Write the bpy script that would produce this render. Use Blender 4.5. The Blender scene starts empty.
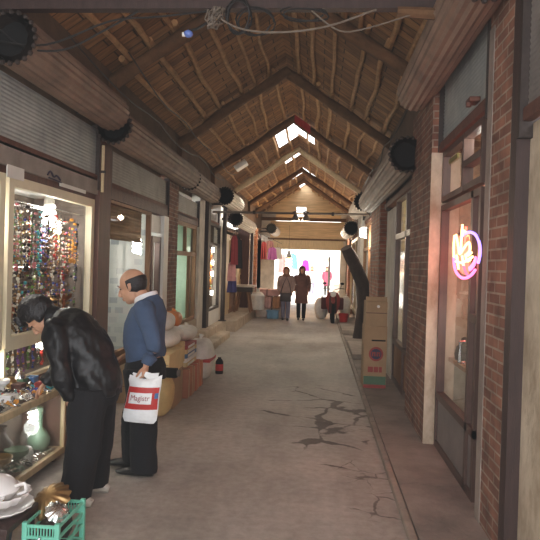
import bpy, bmesh, math, random
from mathutils import Vector, Matrix, noise
V = Vector
rnd = random.Random(7)
scn = bpy.context.scene
COL = scn.collection
PI = math.pi
ORI = {}
ORD = ['first','second','third','fourth','fifth','sixth','seventh','eighth','ninth','tenth','eleventh','twelfth','thirteenth','fourteenth',
       'fifteenth','sixteenth','seventeenth','eighteenth','nineteenth','twentieth']
def lerp(a, b, t): return a + (b - a) * t

# ------------------------------------------------------------------ mesh builder
class MB:
    def __init__(s): s.v = []; s.f = []; s.m = []
    def add(s, vs, fs, mi=0):
        n = len(s.v); s.v += [V(p) for p in vs]
        s.f += [tuple(i + n for i in f) for f in fs]; s.m += [mi] * len(fs); return s
    def box(s, x0, x1, y0, y1, z0, z1, mi=0):
        return s.add([(x0,y0,z0),(x1,y0,z0),(x1,y1,z0),(x0,y1,z0),(x0,y0,z1),(x1,y0,z1),(x1,y1,z1),(x0,y1,z1)],
                     [(0,3,2,1),(4,5,6,7),(0,1,5,4),(1,2,6,5),(2,3,7,6),(3,0,4,7)], mi)
    def rbox(s, x0, x1, y0, y1, z0, z1, r=.01, mi=0):
        """box with chamfered edges"""
        bm = bmesh.new()
        bmesh.ops.create_cube(bm, size=1)
        for v in bm.verts:
            v.co = V((lerp(x0,x1,v.co.x+.5), lerp(y0,y1,v.co.y+.5), lerp(z0,z1,v.co.z+.5)))
        bmesh.ops.bevel(bm, geom=list(bm.edges), offset=r, segments=2, affect='EDGES', profile=.6)
        bm.verts.index_update()
        s.add([v.co.copy() for v in bm.verts], [[v.index for v in f.verts] for f in bm.faces], mi); bm.free(); return s
    def obox(s, c, ax, ay, az, mi=0):
        c, ax, ay, az = V(c), V(ax), V(ay), V(az)
        vs = [c + sx*ax + sy*ay + sz*az for sz in (-1,1) for sx, sy in ((-1,-1),(1,-1),(1,1),(-1,1))]
        return s.add(vs, [(0,3,2,1),(4,5,6,7),(0,1,5,4),(1,2,6,5),(2,3,7,6),(3,0,4,7)], mi)
    def quad(s, a, b, c, d, mi=0): return s.add([a,b,c,d], [(0,1,2,3)], mi)
    def loft(s, cs, rl, rd=None, side=(0,1,0), n=12, mi=0, cap=True, closed=False):
        cs = [V(c) for c in cs]; k = len(cs); rd = rd or rl; base = len(s.v); side = V(side)
        up = None
        for i, c in enumerate(cs):
            if closed: t = cs[(i+1) % k] - cs[i-1]
            else: t = cs[min(i+1, k-1)] - cs[max(i-1, 0)]
            if t.length < 1e-9: t = V((0,0,1))
            t.normalize()
            sd = side - t * side.dot(t)
            if sd.length < .12:
                sd = (up if up else V((1,.3,.2))); sd = sd - t * sd.dot(t)
            sd.normalize(); up = sd; w = t.cross(sd)
            for j in range(n):
                a = 2*PI*j/n
                s.v.append(c + sd*(rl[i]*math.cos(a)) + w*(rd[i]*math.sin(a)))
        for i in range(k if closed else k-1):
            i2 = (i+1) % k
            for j in range(n):
                s.f.append((base+i*n+j, base+i*n+(j+1)%n, base+i2*n+(j+1)%n, base+i2*n+j)); s.m.append(mi)
        if cap and not closed:
            s.f.append(tuple(base+j for j in range(n))[::-1]); s.m.append(mi)
            s.f.append(tuple(base+(k-1)*n+j for j in range(n))); s.m.append(mi)
        return s
    def tube(s, pts, r, n=8, mi=0, closed=False, side=(.13,.2,.97)):
        rs = r if isinstance(r, (list, tuple)) else [r]*len(pts)
        return s.loft(pts, list(rs), side=side, n=n, mi=mi, closed=closed)
    def ball(s, c, r, n=10, m=7, mi=0, rot=None):
        c = V(c); r = V((r,r,r)) if isinstance(r, (int,float)) else V(r); b = len(s.v)
        def put(d):
            p = V((d[0]*r[0], d[1]*r[1], d[2]*r[2])); s.v.append(c + (rot @ p if rot else p))
        put((0,0,1))
        for i in range(1, m):
            for j in range(n):
                a = 2*PI*j/n; th = PI*i/m; put((math.sin(th)*math.cos(a), math.sin(th)*math.sin(a), math.cos(th)))
        put((0,0,-1)); e = len(s.v)-1
        for j in range(n):
            s.f.append((b, b+1+j, b+1+(j+1)%n)); s.m.append(mi)
            s.f.append((e, b+1+(m-2)*n+(j+1)%n, b+1+(m-2)*n+j)); s.m.append(mi)
        for i in range(m-2):
            for j in range(n):
                s.f.append((b+1+i*n+j, b+1+(i+1)*n+j, b+1+(i+1)*n+(j+1)%n, b+1+i*n+(j+1)%n)); s.m.append(mi)
        return s
    def lathe(s, prof, c=(0,0,0), n=20, mi=0, axis='z', flute=0, fn=16, sx=1, sy=1):
        c = V(c); b = len(s.v); k = len(prof)
        for r, z in prof:
            for j in range(n):
                a = 2*PI*j/n; q = r*(1+flute*math.cos(fn*a))
                p = V((q*math.cos(a)*sx, q*math.sin(a)*sy, z))
                if axis == 'y': p = V((p.x, p.z, p.y))
                if axis == 'x': p = V((p.z, p.x, p.y))
                s.v.append(c+p)
        for i in range(k-1):
            for j in range(n):
                s.f.append((b+i*n+j, b+i*n+(j+1)%n, b+(i+1)*n+(j+1)%n, b+(i+1)*n+j)); s.m.append(mi)
        if prof[0][0] > 1e-4: s.f.append(tuple(b+j for j in range(n))[::-1]); s.m.append(mi)
        if prof[-1][0] > 1e-4: s.f.append(tuple(b+(k-1)*n+j for j in range(n))); s.m.append(mi)
        return s
    def grid(s, fn, nu, nv, mi=0):
        b = len(s.v)
        for i in range(nu+1):
            for j in range(nv+1): s.v.append(V(fn(i/nu, j/nv)))
        for i in range(nu):
            for j in range(nv):
                s.f.append((b+i*(nv+1)+j, b+(i+1)*(nv+1)+j, b+(i+1)*(nv+1)+j+1, b+i*(nv+1)+j+1)); s.m.append(mi)
        return s
    def slab(s, fn, nu, nv, th, mi=0):
        """a sheet given by fn(u,v) with thickness vector th: closed"""
        th = V(th); b = len(s.v); w = nv+1; q = (nu+1)*w
        for o in (V((0,0,0)), th):
            for i in range(nu+1):
                for j in range(nv+1): s.v.append(V(fn(i/nu, j/nv)) + o)
        for i in range(nu):
            for j in range(nv):
                a = [b+i*w+j, b+(i+1)*w+j, b+(i+1)*w+j+1, b+i*w+j+1]
                s.f.append(tuple(a[::-1])); s.f.append(tuple(x+q for x in a)); s.m += [mi, mi]
        rim = [b+j for j in range(nv)] + [b+i*w+nv for i in range(nu)] + [b+nu*w+j for j in range(nv,0,-1)] + [b+i*w for i in range(nu,0,-1)]
        for i, x in enumerate(rim):
            y = rim[(i+1) % len(rim)]; s.f.append((x, y, y+q, x+q)); s.m.append(mi)
        return s
    def prism(s, poly, d, mi=0):
        """planar polygon (3d points) pushed along vector d"""
        k = len(poly); p = [V(a) for a in poly]; d = V(d)
        return s.add(p + [a+d for a in p], [tuple(range(k))[::-1], tuple(range(k,2*k))] + [(i,(i+1)%k,k+(i+1)%k,k+i) for i in range(k)], mi)
    def build(s, name, mats, parent=None, smooth=True, loc=None, recalc=True):
        o = V((0,0,0))
        if parent is not None: o = ORI[parent.name]
        elif loc is not None: o = V(loc)
        me = bpy.data.meshes.new(name)
        me.from_pydata([tuple(p-o) for p in s.v], [], s.f)
        for m in (mats if isinstance(mats, (list,tuple)) else [mats]): me.materials.append(m)
        me.polygons.foreach_set('material_index', s.m)
        if recalc:
            bm = bmesh.new(); bm.from_mesh(me); bmesh.ops.recalc_face_normals(bm, faces=list(bm.faces)); bm.to_mesh(me); bm.free()
        ob = bpy.data.objects.new(name, me); COL.objects.link(ob)
        if parent is not None: ob.parent = parent
        elif loc is not None: ob.location = o
        ORI[ob.name] = o
        if smooth:
            me.polygons.foreach_set('use_smooth', [True]*len(me.polygons))
            try: me.set_sharp_from_angle(angle=math.radians(38))
            except Exception: pass
        me.update()
        return ob

def tag(o, label=None, cat=None, group=None, kind=None):
    if label: o['label'] = label
    if cat: o['category'] = cat
    if group: o['group'] = group
    if kind: o['kind'] = kind
    return o
def thing(name, label, cat, loc=(0,0,0), group=None):
    o = bpy.data.objects.new(name, None); COL.objects.link(o); o.location = V(loc); o.empty_display_size = .1
    ORI[o.name] = V(loc); return tag(o, label, cat, group)
def struct(mb, name, mats, parent=None, smooth=False):
    o = mb.build(name, mats, parent, smooth)
    if parent is None: o['kind'] = 'structure'
    return o
def sroot(name, loc=(0,0,0)):
    o = bpy.data.objects.new(name, None); COL.objects.link(o); o.location = V(loc); ORI[o.name] = V(loc); o['kind'] = 'structure'; return o
def dup(o, loc, rz=0., label=None, group=None, scale=None):
    def cp(a, par):
        c = a.copy(); COL.objects.link(c)
        if par is not None: c.parent = par
        for ch in KIDS.get(a.name, []): cp(ch, c)
        return c
    if o.name not in KIDS: fill_kids(o)
    r = cp(o, None); r.location = V(loc); r.rotation_euler.z = rz
    if scale is not None: r.scale = (scale,)*3 if isinstance(scale, (int,float)) else scale
    if label: r['label'] = label
    if group: r['group'] = group
    return r
KIDS = {}
def fill_kids(o):
    KIDS[o.name] = list(o.children)
    for c in KIDS[o.name]: fill_kids(c)

def spath(pts, rads=None, k=4):
    """Catmull-Rom through points (and radii)"""
    pts = [V(p) for p in pts]; out = []; ro = []
    for i in range(len(pts)-1):
        p0 = pts[max(i-1,0)]; p1 = pts[i]; p2 = pts[i+1]; p3 = pts[min(i+2,len(pts)-1)]
        for j in range(k):
            t = j/k
            out.append(.5*((2*p1)+(-p0+p2)*t+(2*p0-5*p1+4*p2-p3)*t*t+(-p0+3*p1-3*p2+p3)*t**3))
            if rads: ro.append(lerp(rads[i], rads[i+1], t*t*(3-2*t)))
    out.append(pts[-1])
    if rads: ro.append(rads[-1]); return out, ro
    return out
def sag(a, b, d, n=12):
    a, b = V(a), V(b)
    return [a.lerp(b, i/n) - V((0,0,d*4*(i/n)*(1-i/n))) for i in range(n+1)]

# ------------------------------------------------------------------ materials
def newmat(name):
    m = bpy.data.materials.new(name); m.use_nodes = True
    nt = m.node_tree; b = nt.nodes['Principled BSDF']; return m, nt, b
def rgba(c): return (c[0], c[1], c[2], 1)
def srgb(r, g, b):
    f = lambda c: (c/255/12.92) if c/255 <= .04045 else ((c/255+.055)/1.055)**2.4
    return (f(r), f(g), f(b))
def pm(name, c, rough=.6, metal=0, var=.22, sc=6, bump=0, bsc=40, emit=0, ecol=None, stretch=(1,1,1), c2=None, spec=.5, sheen=0, det=6):
    m, nt, b = newmat(name); N = nt.nodes; L = nt.links
    tc = N.new('ShaderNodeTexCoord'); mp = N.new('ShaderNodeMapping'); mp.inputs['Scale'].default_value = stretch
    L.new(tc.outputs['Object'], mp.inputs[0])
    nz = N.new('ShaderNodeTexNoise'); nz.inputs['Scale'].default_value = sc; nz.inputs['Detail'].default_value = det; nz.inputs['Roughness'].default_value = .65
    L.new(mp.outputs[0], nz.inputs[0])
    cr = N.new('ShaderNodeValToRGB'); cr.color_ramp.elements[0].position = .3; cr.color_ramp.elements[1].position = .72
    lo = [x*(1-var) for x in c]; hi = c2 if c2 else [min(1, x*(1+var)) for x in c]
    cr.color_ramp.elements[0].color = rgba(lo); cr.color_ramp.elements[1].color = rgba(hi)
    L.new(nz.outputs['Fac'], cr.inputs[0]); L.new(cr.outputs[0], b.inputs['Base Color'])
    b.inputs['Roughness'].default_value = rough; b.inputs['Metallic'].default_value = metal
    b.inputs['Specular IOR Level'].default_value = spec
    if emit:
        b.inputs['Emission Color'].default_value = rgba(ecol or c); b.inputs['Emission Strength'].default_value = emit
    if bump:
        n2 = N.new('ShaderNodeTexNoise'); n2.inputs['Scale'].default_value = bsc; n2.inputs['Detail'].default_value = 5
        L.new(mp.outputs[0], n2.inputs[0])
        bp = N.new('ShaderNodeBump'); bp.inputs['Strength'].default_value = bump; bp.inputs['Distance'].default_value = .02
        L.new(n2.outputs['Fac'], bp.inputs['Height']); L.new(bp.outputs[0], b.inputs['Normal'])
    return m
def glassm(name, tint=(.9,.95,.93), gl=.1, rough=.02):
    m, nt, b = newmat(name); N = nt.nodes; L = nt.links
    out = N['Material Output']; N.remove(b)
    tr = N.new('ShaderNodeBsdfTransparent'); tr.inputs[0].default_value = rgba(tint)
    g = N.new('ShaderNodeBsdfGlossy'); g.inputs['Roughness'].default_value = rough
    lw = N.new('ShaderNodeLayerWeight'); lw.inputs[0].default_value = .3
    ma = N.new('ShaderNodeMath'); ma.operation = 'MULTIPLY_ADD'; ma.inputs[1].default_value = .45; ma.inputs[2].default_value = gl*.4
    L.new(lw.outputs['Fresnel'], ma.inputs[0])
    nz = N.new('ShaderNodeTexNoise'); nz.inputs['Scale'].default_value = 2.
    mx = N.new('ShaderNodeMixShader'); L.new(ma.outputs[0], mx.inputs[0]); L.new(tr.outputs[0], mx.inputs[1]); L.new(g.outputs[0], mx.inputs[2])
    L.new(mx.outputs[0], out.inputs[0]); return m
def emis(name, c, s):
    m, nt, b = newmat(name); b.inputs['Base Color'].default_value = rgba(c); b.inputs['Emission Color'].default_value = rgba(c); b.inputs['Emission Strength'].default_value = s
    return m
def brickm(name, c1, c2, mort, sc=1.0):
    m, nt, b = newmat(name); N = nt.nodes; L = nt.links
    tc = N.new('ShaderNodeTexCoord'); sp = N.new('ShaderNodeSeparateXYZ'); L.new(tc.outputs['Object'], sp.inputs[0])
    ad = N.new('ShaderNodeMath'); ad.operation = 'ADD'; L.new(sp.outputs[0], ad.inputs[0]); L.new(sp.outputs[1], ad.inputs[1])
    cb = N.new('ShaderNodeCombineXYZ'); L.new(ad.outputs[0], cb.inputs[0]); L.new(sp.outputs[2], cb.inputs[1])
    br = N.new('ShaderNodeTexBrick'); br.inputs['Scale'].default_value = sc
    br.inputs['Brick Width'].default_value = .23; br.inputs['Row Height'].default_value = .068; br.inputs['Mortar Size'].default_value = .008
    br.inputs['Mortar Smooth'].default_value = .3; br.inputs['Bias'].default_value = -.1
    br.inputs['Color1'].default_value = rgba(c1); br.inputs['Color2'].default_value = rgba(c2); br.inputs['Mortar'].default_value = rgba(mort)
    L.new(cb.outputs[0], br.inputs[0])
    nz = N.new('ShaderNodeTexNoise'); nz.inputs['Scale'].default_value = 5; nz.inputs['Detail'].default_value = 8; L.new(tc.outputs['Object'], nz.inputs[0])
    mx = N.new('ShaderNodeMix'); mx.data_type = 'RGBA'; mx.blend_type = 'MULTIPLY'; mx.inputs[0].default_value = .85
    cr = N.new('ShaderNodeValToRGB'); cr.color_ramp.elements[0].position = .3; cr.color_ramp.elements[0].color = (.35,.33,.32,1); cr.color_ramp.elements[1].position = .65; cr.color_ramp.elements[1].color = (1.2,1.15,1.1,1)
    L.new(nz.outputs['Fac'], cr.inputs[0]); L.new(br.outputs['Color'], mx.inputs[6]); L.new(cr.outputs[0], mx.inputs[7]); L.new(mx.outputs[2], b.inputs['Base Color'])
    bp = N.new('ShaderNodeBump'); bp.inputs['Strength'].default_value = .7; bp.inputs['Distance'].default_value = .012; bp.invert = True
    L.new(br.outputs['Fac'], bp.inputs['Height']); L.new(bp.outputs[0], b.inputs['Normal']); b.inputs['Roughness'].default_value = .85
    return m
def deckm(name):
    """rough planks and matting running up the slope"""
    m, nt, b = newmat(name); N = nt.nodes; L = nt.links
    tc = N.new('ShaderNodeTexCoord'); sp = N.new('ShaderNodeSeparateXYZ'); L.new(tc.outputs['Object'], sp.inputs[0])
    n0 = N.new('ShaderNodeTexNoise'); n0.inputs['Scale'].default_value = 2.2; L.new(tc.outputs['Object'], n0.inputs[0])
    wob = N.new('ShaderNodeMath'); wob.operation = 'MULTIPLY_ADD'; wob.inputs[1].default_value = .10; L.new(n0.outputs['Fac'], wob.inputs[0]); L.new(sp.outputs[1], wob.inputs[2])
    cb = N.new('ShaderNodeCombineXYZ'); L.new(sp.outputs[0], cb.inputs[0]); L.new(wob.outputs[0], cb.inputs[1])
    br = N.new('ShaderNodeTexBrick'); br.inputs['Scale'].default_value = 1
    br.inputs['Brick Width'].default_value = .55; br.inputs['Row Height'].default_value = .19; br.inputs['Mortar Size'].default_value = .009; br.inputs['Mortar Smooth'].default_value = .5
    br.inputs['Color1'].default_value = rgba(srgb(172,126,80)); br.inputs['Color2'].default_value = rgba(srgb(126,88,54)); br.inputs['Mortar'].default_value = rgba(srgb(62,42,24))
    L.new(cb.outputs[0], br.inputs[0])
    mp = N.new('ShaderNodeMapping'); mp.inputs['Scale'].default_value = (3, 16, 3); L.new(tc.outputs['Object'], mp.inputs[0])
    nz = N.new('ShaderNodeTexNoise'); nz.inputs['Scale'].default_value = 1.2; nz.inputs['Detail'].default_value = 6; L.new(mp.outputs[0], nz.inputs[0])
    cr = N.new('ShaderNodeValToRGB'); cr.color_ramp.elements[0].position = .32; cr.color_ramp.elements[0].color = (.5,.48,.45,1); cr.color_ramp.elements[1].position = .68; cr.color_ramp.elements[1].color = (1.15,1.12,1.05,1)
    L.new(nz.outputs['Fac'], cr.inputs[0])
    mx = N.new('ShaderNodeMix'); mx.data_type = 'RGBA'; mx.blend_type = 'MULTIPLY'; mx.inputs[0].default_value = .9
    L.new(br.outputs['Color'], mx.inputs[6]); L.new(cr.outputs[0], mx.inputs[7]); L.new(mx.outputs[2], b.inputs['Base Color'])
    bp = N.new('ShaderNodeBump'); bp.inputs['Strength'].default_value = .8; bp.inputs['Distance'].default_value = .02; bp.invert = True
    L.new(br.outputs['Fac'], bp.inputs['Height']); L.new(bp.outputs[0], b.inputs['Normal']); b.inputs['Roughness'].default_value = .9
    return m
def floorm(name):
    m, nt, b = newmat(name); N = nt.nodes; L = nt.links
    tc = N.new('ShaderNodeTexCoord'); O = tc.outputs['Object']
    def noise_(s, d=8, st=(1,1,1), ro=.6):
        mp = N.new('ShaderNodeMapping'); mp.inputs['Scale'].default_value = st; L.new(O, mp.inputs[0])
        n = N.new('ShaderNodeTexNoise'); n.inputs['Scale'].default_value = s; n.inputs['Detail'].default_value = d; n.inputs['Roughness'].default_value = ro; L.new(mp.outputs[0], n.inputs[0]); return n.outputs['Fac']
    def ramp(x, p0, c0, p1, c1):
        r = N.new('ShaderNodeValToRGB'); e = r.color_ramp.elements; e[0].position = p0; e[0].color = c0; e[1].position = p1; e[1].color = c1; L.new(x, r.inputs[0]); return r.outputs[0]
    def mul(a, c, f=1.):
        x = N.new('ShaderNodeMix'); x.data_type = 'RGBA'; x.blend_type = 'MULTIPLY'; x.inputs[0].default_value = f; L.new(a, x.inputs[6]); L.new(c, x.inputs[7]); return x.outputs[2]
    base = ramp(noise_(.9), .3, rgba(srgb(164,155,146)), .7, rgba(srgb(194,183,172)))
    base = mul(base, ramp(noise_(14, 10), .35, (.82,.81,.8,1), .65, (1.05,1.05,1.05,1)))
    base = mul(base, ramp(noise_(1.3, 6, (1,.25,1)), .36, (.78,.76,.74,1), .55, (1,1,1,1)))
    # cracks: voronoi cell edges kept in a patch near the kerb
    def crack(scale, st, w, cx, cy, rx, ry, th):
        nz = N.new('ShaderNodeTexNoise'); nz.inputs['Scale'].default_value = 2.2; nz.inputs['Detail'].default_value = 5; L.new(O, nz.inputs[0])
        ad = N.new('ShaderNodeMix'); ad.data_type = 'RGBA'; ad.blend_type = 'LINEAR_LIGHT'; ad.inputs[0].default_value = .17; L.new(O, ad.inputs[6]); L.new(nz.outputs['Color'], ad.inputs[7])
        mp = N.new('ShaderNodeMapping'); mp.inputs['Scale'].default_value = st; L.new(ad.outputs[2], mp.inputs[0])
        vo = N.new('ShaderNodeTexVoronoi'); vo.feature = 'DISTANCE_TO_EDGE'; vo.inputs['Scale'].default_value = scale; L.new(mp.outputs[0], vo.inputs[0])
        sp = N.new('ShaderNodeSeparateXYZ'); L.new(O, sp.inputs[0])
        def dist(o, c, r):
            a = N.new('ShaderNodeMath'); a.operation = 'SUBTRACT'; L.new(o, a.inputs[0]); a.inputs[1].default_value = c
            q = N.new('ShaderNodeMath'); q.operation = 'DIVIDE'; L.new(a.outputs[0], q.inputs[0]); q.inputs[1].default_value = r
            p = N.new('ShaderNodeMath'); p.operation = 'MULTIPLY'; L.new(q.outputs[0], p.inputs[0]); L.new(q.outputs[0], p.inputs[1]); return p.outputs[0]
        s = N.new('ShaderNodeMath'); s.operation = 'ADD'; L.new(dist(sp.outputs[0], cx, rx), s.inputs[0]); L.new(dist(sp.outputs[1], cy, ry), s.inputs[1])
        # width shrinks away from the patch centre, broken up by noise
        n2 = N.new('ShaderNodeTexNoise'); n2.inputs['Scale'].default_value = 2.6; n2.inputs['Detail'].default_value = 3; L.new(O, n2.inputs[0])
        a = N.new('ShaderNodeMath'); a.operation = 'SUBTRACT'; a.inputs[0].default_value = th; L.new(s.outputs[0], a.inputs[1])
        c = N.new('ShaderNodeMath'); c.operation = 'MULTIPLY_ADD'; L.new(n2.outputs['Fac'], c.inputs[0]); c.inputs[1].default_value = 5.; c.inputs[2].default_value = -2.75
        d = N.new('ShaderNodeMath'); d.operation = 'ADD'; L.new(a.outputs[0], d.inputs[0]); L.new(c.outputs[0], d.inputs[1])
        w_ = N.new('ShaderNodeMath'); w_.operation = 'MULTIPLY'; L.new(d.outputs[0], w_.inputs[0]); w_.inputs[1].default_value = w
        e = N.new('ShaderNodeMath'); e.operation = 'SUBTRACT'; L.new(vo.outputs[0], e.inputs[0]); L.new(w_.outputs[0], e.inputs[1])
        return ramp(e.outputs[0], .0, (.24,.20,.18,1), .03, (1,1,1,1))
    base = mul(base, crack(1.9, (.85,.95,1), .05, .22, 7.1, .7, 1.6, 1.0))
    base = mul(base, crack(3.1, (1,1.1,1), .04, .55, 4.9, .3, .9, .6), .8)
    L.new(base, b.inputs['Base Color'])
    L.new(ramp(noise_(3), .3, (.55,.55,.55,1), .7, (.85,.85,.85,1)), b.inputs['Roughness'])
    bp = N.new('ShaderNodeBump'); bp.inputs['Strength'].default_value = .35; bp.inputs['Distance'].default_value = .015
    L.new(noise_(18, 10), bp.inputs['Height']); L.new(bp.outputs[0], b.inputs['Normal'])
    return m

M = {}
M['floor'] = floorm('alley_concrete')
M['pave'] = pm('pavement_concrete', srgb(142,128,118), .8, var=.4, sc=1.6, bump=.4, bsc=25)
M['kerb'] = pm('kerb_stone', srgb(150,136,124), .8, var=.3, sc=4, bump=.3)
M['deck'] = deckm('roof_boarding')
M['log'] = pm('roof_log', srgb(104,74,48), .9, var=.35, sc=5, bump=.5, bsc=30, stretch=(1,1,1))
M['pole'] = pm('roof_pole_bark', srgb(176,136,92), .85, var=.35, sc=8, bump=.4, bsc=35)
M['brick'] = brickm('old_brick', srgb(146,100,80), srgb(112,74,60), srgb(158,140,124))
M['brickl'] = brickm('pale_brick', srgb(165,105,78), srgb(140,82,60), srgb(150,130,112))
M['plaster'] = pm('stained_plaster', srgb(196,170,138), .9, var=.5, sc=3.4, bump=.4, bsc=18, stretch=(1,1,.6), c2=srgb(226,210,186), det=10)
M['plasterw'] = pm('white_plaster', srgb(205,196,184), .85, var=.22, sc=3, bump=.2)
M['wallbrown'] = pm('grimy_wall', srgb(98,76,58), .9, var=.4, sc=3, bump=.4)
M['wooddark'] = pm('dark_red_wood', srgb(92,58,46), .6, var=.3, sc=5, bump=.25, stretch=(4,4,.6))
M['wooddark2'] = pm('very_dark_wood', srgb(58,40,36), .6, var=.3, sc=5, bump=.25, stretch=(4,4,.6))
M['woodmid'] = pm('brown_wood', srgb(138,98,66), .6, var=.3, sc=5, bump=.2, stretch=(4,4,.7))
M['woodpale'] = pm('pale_wood', srgb(205,180,140), .5, var=.18, sc=5, stretch=(4,4,.7))
M['cream'] = pm('cream_paint', srgb(226,214,184), .55, var=.1, sc=4)
M['white'] = pm('white_paint', srgb(228,225,218), .5, var=.08, sc=4)
M['shutter'] = pm('grey_blue_shutter', srgb(150,158,160), .5, .1, var=.3, sc=2.5, bump=.05, c2=srgb(178,182,178))
M['shutterd'] = pm('dark_shutter', srgb(124,118,114), .55, .1, var=.3, sc=2.5, bump=.1)
M['coil'] = pm('rusty_coil', srgb(124,102,88), .65, .1, var=.35, sc=2.2, bump=.15, c2=srgb(152,126,108), stretch=(1,1,1))
M['coilw'] = pm('pale_coil', srgb(205,192,176), .55, .2, var=.2, sc=3, bump=.1)
M['black'] = pm('flat_black', srgb(12,10,10), .95, var=.4, sc=20)
M['iron'] = pm('dark_iron', srgb(62,52,48), .6, .4, var=.3, sc=12, bump=.15)
M['rust'] = pm('rusty_iron', srgb(104,66,54), .7, .3, var=.35, sc=9, bump=.2)
M['brownpaint'] = pm('brown_frame_paint', srgb(88,66,58), .45, .2, var=.2, sc=7)
M['glass'] = glassm('window_glass')
M['glassd'] = glassm('dusty_glass', (.72,.75,.72), .3, .08)
M['vitrine'] = glassm('case_glass', (.95,.97,.96), .06)
M['lamp'] = emis('lamp_glow', (1,.97,.9), 14)
M['lampw'] = emis('warm_lamp_glow', (1,.62,.25), 10)
M['gold'] = pm('brass', srgb(178,144,98), .32, .85, var=.15, sc=20)
M['silver'] = pm('silver', srgb(214,214,212), .25, .9, var=.12, sc=20)
M['copper'] = pm('copper', srgb(178,110,76), .3, .9, var=.15, sc=20)
M['porcelain'] = pm('white_porcelain', srgb(236,232,230), .15, var=.05, sc=6)
M['card'] = pm('brown_cardboard', srgb(160,130,98), .85, var=.12, sc=5)
M['cardp'] = pm('pale_cardboard', srgb(214,190,140), .85, var=.12, sc=5)
M['red'] = pm('red_print', srgb(186,48,44), .5, var=.12, sc=10)
M['redd'] = pm('dark_red_print', srgb(150,54,48), .6, var=.15, sc=10)
M['green'] = pm('green_print', srgb(74,104,78), .6, var=.15, sc=10)
M['mint'] = pm('mint_plastic', srgb(112,194,168), .4, var=.1, sc=8)
M['skin'] = pm('warm_skin', srgb(196,146,116), .5, var=.1, sc=14, bump=.05)
M['hair'] = pm('black_hair', srgb(26,22,24), .45, var=.3, sc=40, stretch=(1,1,1), bump=.4, bsc=90)
M['sweater'] = pm('blue_knit', srgb(64,80,106), .9, var=.14, sc=10, bump=.3, bsc=120)
M['trouser'] = pm('black_cloth', srgb(13,12,17), .9, var=.25, sc=8, bump=.2, bsc=60)
M['leather'] = pm('black_leather_jacket', srgb(13,12,16), .5, var=.3, sc=7, bump=.22, bsc=26, spec=.45)
M['shoe'] = pm('black_shoe', srgb(30,28,28), .35, var=.3, sc=10)
M['shoel'] = pm('grey_shoe', srgb(176,166,154), .6, var=.15, sc=10)
M['shirt'] = pm('white_shirt', srgb(226,224,226), .8, var=.06, sc=10)
M['bag'] = pm('white_plastic_bag', srgb(240,240,240), .3, var=.05, sc=12, bump=.3, bsc=25)
M['sackw'] = pm('white_sack', srgb(222,216,206), .6, var=.14, sc=9, bump=.5, bsc=18)
M['sackt'] = pm('tan_sack', srgb(206,180,124), .8, var=.16, sc=8, bump=.4, bsc=20)
M['orange'] = pm('orange_plastic', srgb(206,124,66), .5, var=.15, sc=8)
M['wire'] = pm('black_wire', srgb(30,27,26), .6, var=.2, sc=10)
M['wiret'] = pm('grey_wire', srgb(110,98,86), .6, var=.2, sc=10)
M['stone'] = pm('stone_step', srgb(186,168,146), .85, var=.3, sc=4, bump=.4)
M['trunk'] = pm('weathered_trunk', srgb(70,56,50), .9, var=.35, sc=4, bump=.6, bsc=20, stretch=(3,3,.6))
M['plank'] = pm('gable_planks', srgb(214,182,140), .8, var=.25, sc=3, bump=.3, stretch=(.5,3,6))
M['tilew'] = pm('tile_white', srgb(226,232,230), .4, var=.06, sc=3)
def colm(name, r, g, b, rough=.5, **k): return pm(name, srgb(r,g,b), rough, **k)
BEAD = [colm('bead_turquoise',64,160,170,.3), colm('bead_red',176,50,44,.3), colm('bead_amber',206,140,60,.3), colm('bead_jet',36,32,34,.3),
        colm('bead_pearl',226,220,206,.3), colm('bead_green',110,160,70,.3), colm('bead_blue',58,74,160,.3), colm('bead_violet',124,74,150,.3),
        colm('bead_brown',112,74,50,.4), colm('bead_pink',214,120,130,.4), M['silver'], M['gold']]
BEADN = ['turquoise','red','amber','black','pearl white','green','blue','violet','brown','pink','silver','golden']

# ================================================================== SETTING
RX0, RZ = -.68, 5.38
def roofz(x): return RZ - .68*abs(x - RX0)
# ground ----------------------------------------------------------
mb = MB(); mb.grid(lambda u,v: (lerp(-2.7,.62,u), lerp(-3,28.3,v), 0), 8, 60)
struct(mb, 'floor', M['floor'])
mb = MB(); mb.quad((-16,28.3,-.01),(16,28.3,-.01),(16,62,-.01),(-16,62,-.01))
M['street'] = pm('pale_street', srgb(244,238,228), .9, var=.06, sc=1)
struct(mb, 'street', M['street'])
mb = MB(); mb.box(.668,1.4,-3,28.3,-.1,.035)
y = -2.2
while y < 28.2:
    l = rnd.uniform(1.25,1.7); mb.box(.668,1.4,y,min(28.3,y+l-.012),.03,.05); y += l
struct(mb, 'pavement', M['pave'])
mb = MB(); y = -3.
while y < 28:
    l = rnd.uniform(1.0,1.5); mb.rbox(.612,.662,y,y+l-.012,-.1,.052+rnd.uniform(-.006,.004),.01); y += l
struct(mb, 'kerb', M['kerb'])
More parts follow.
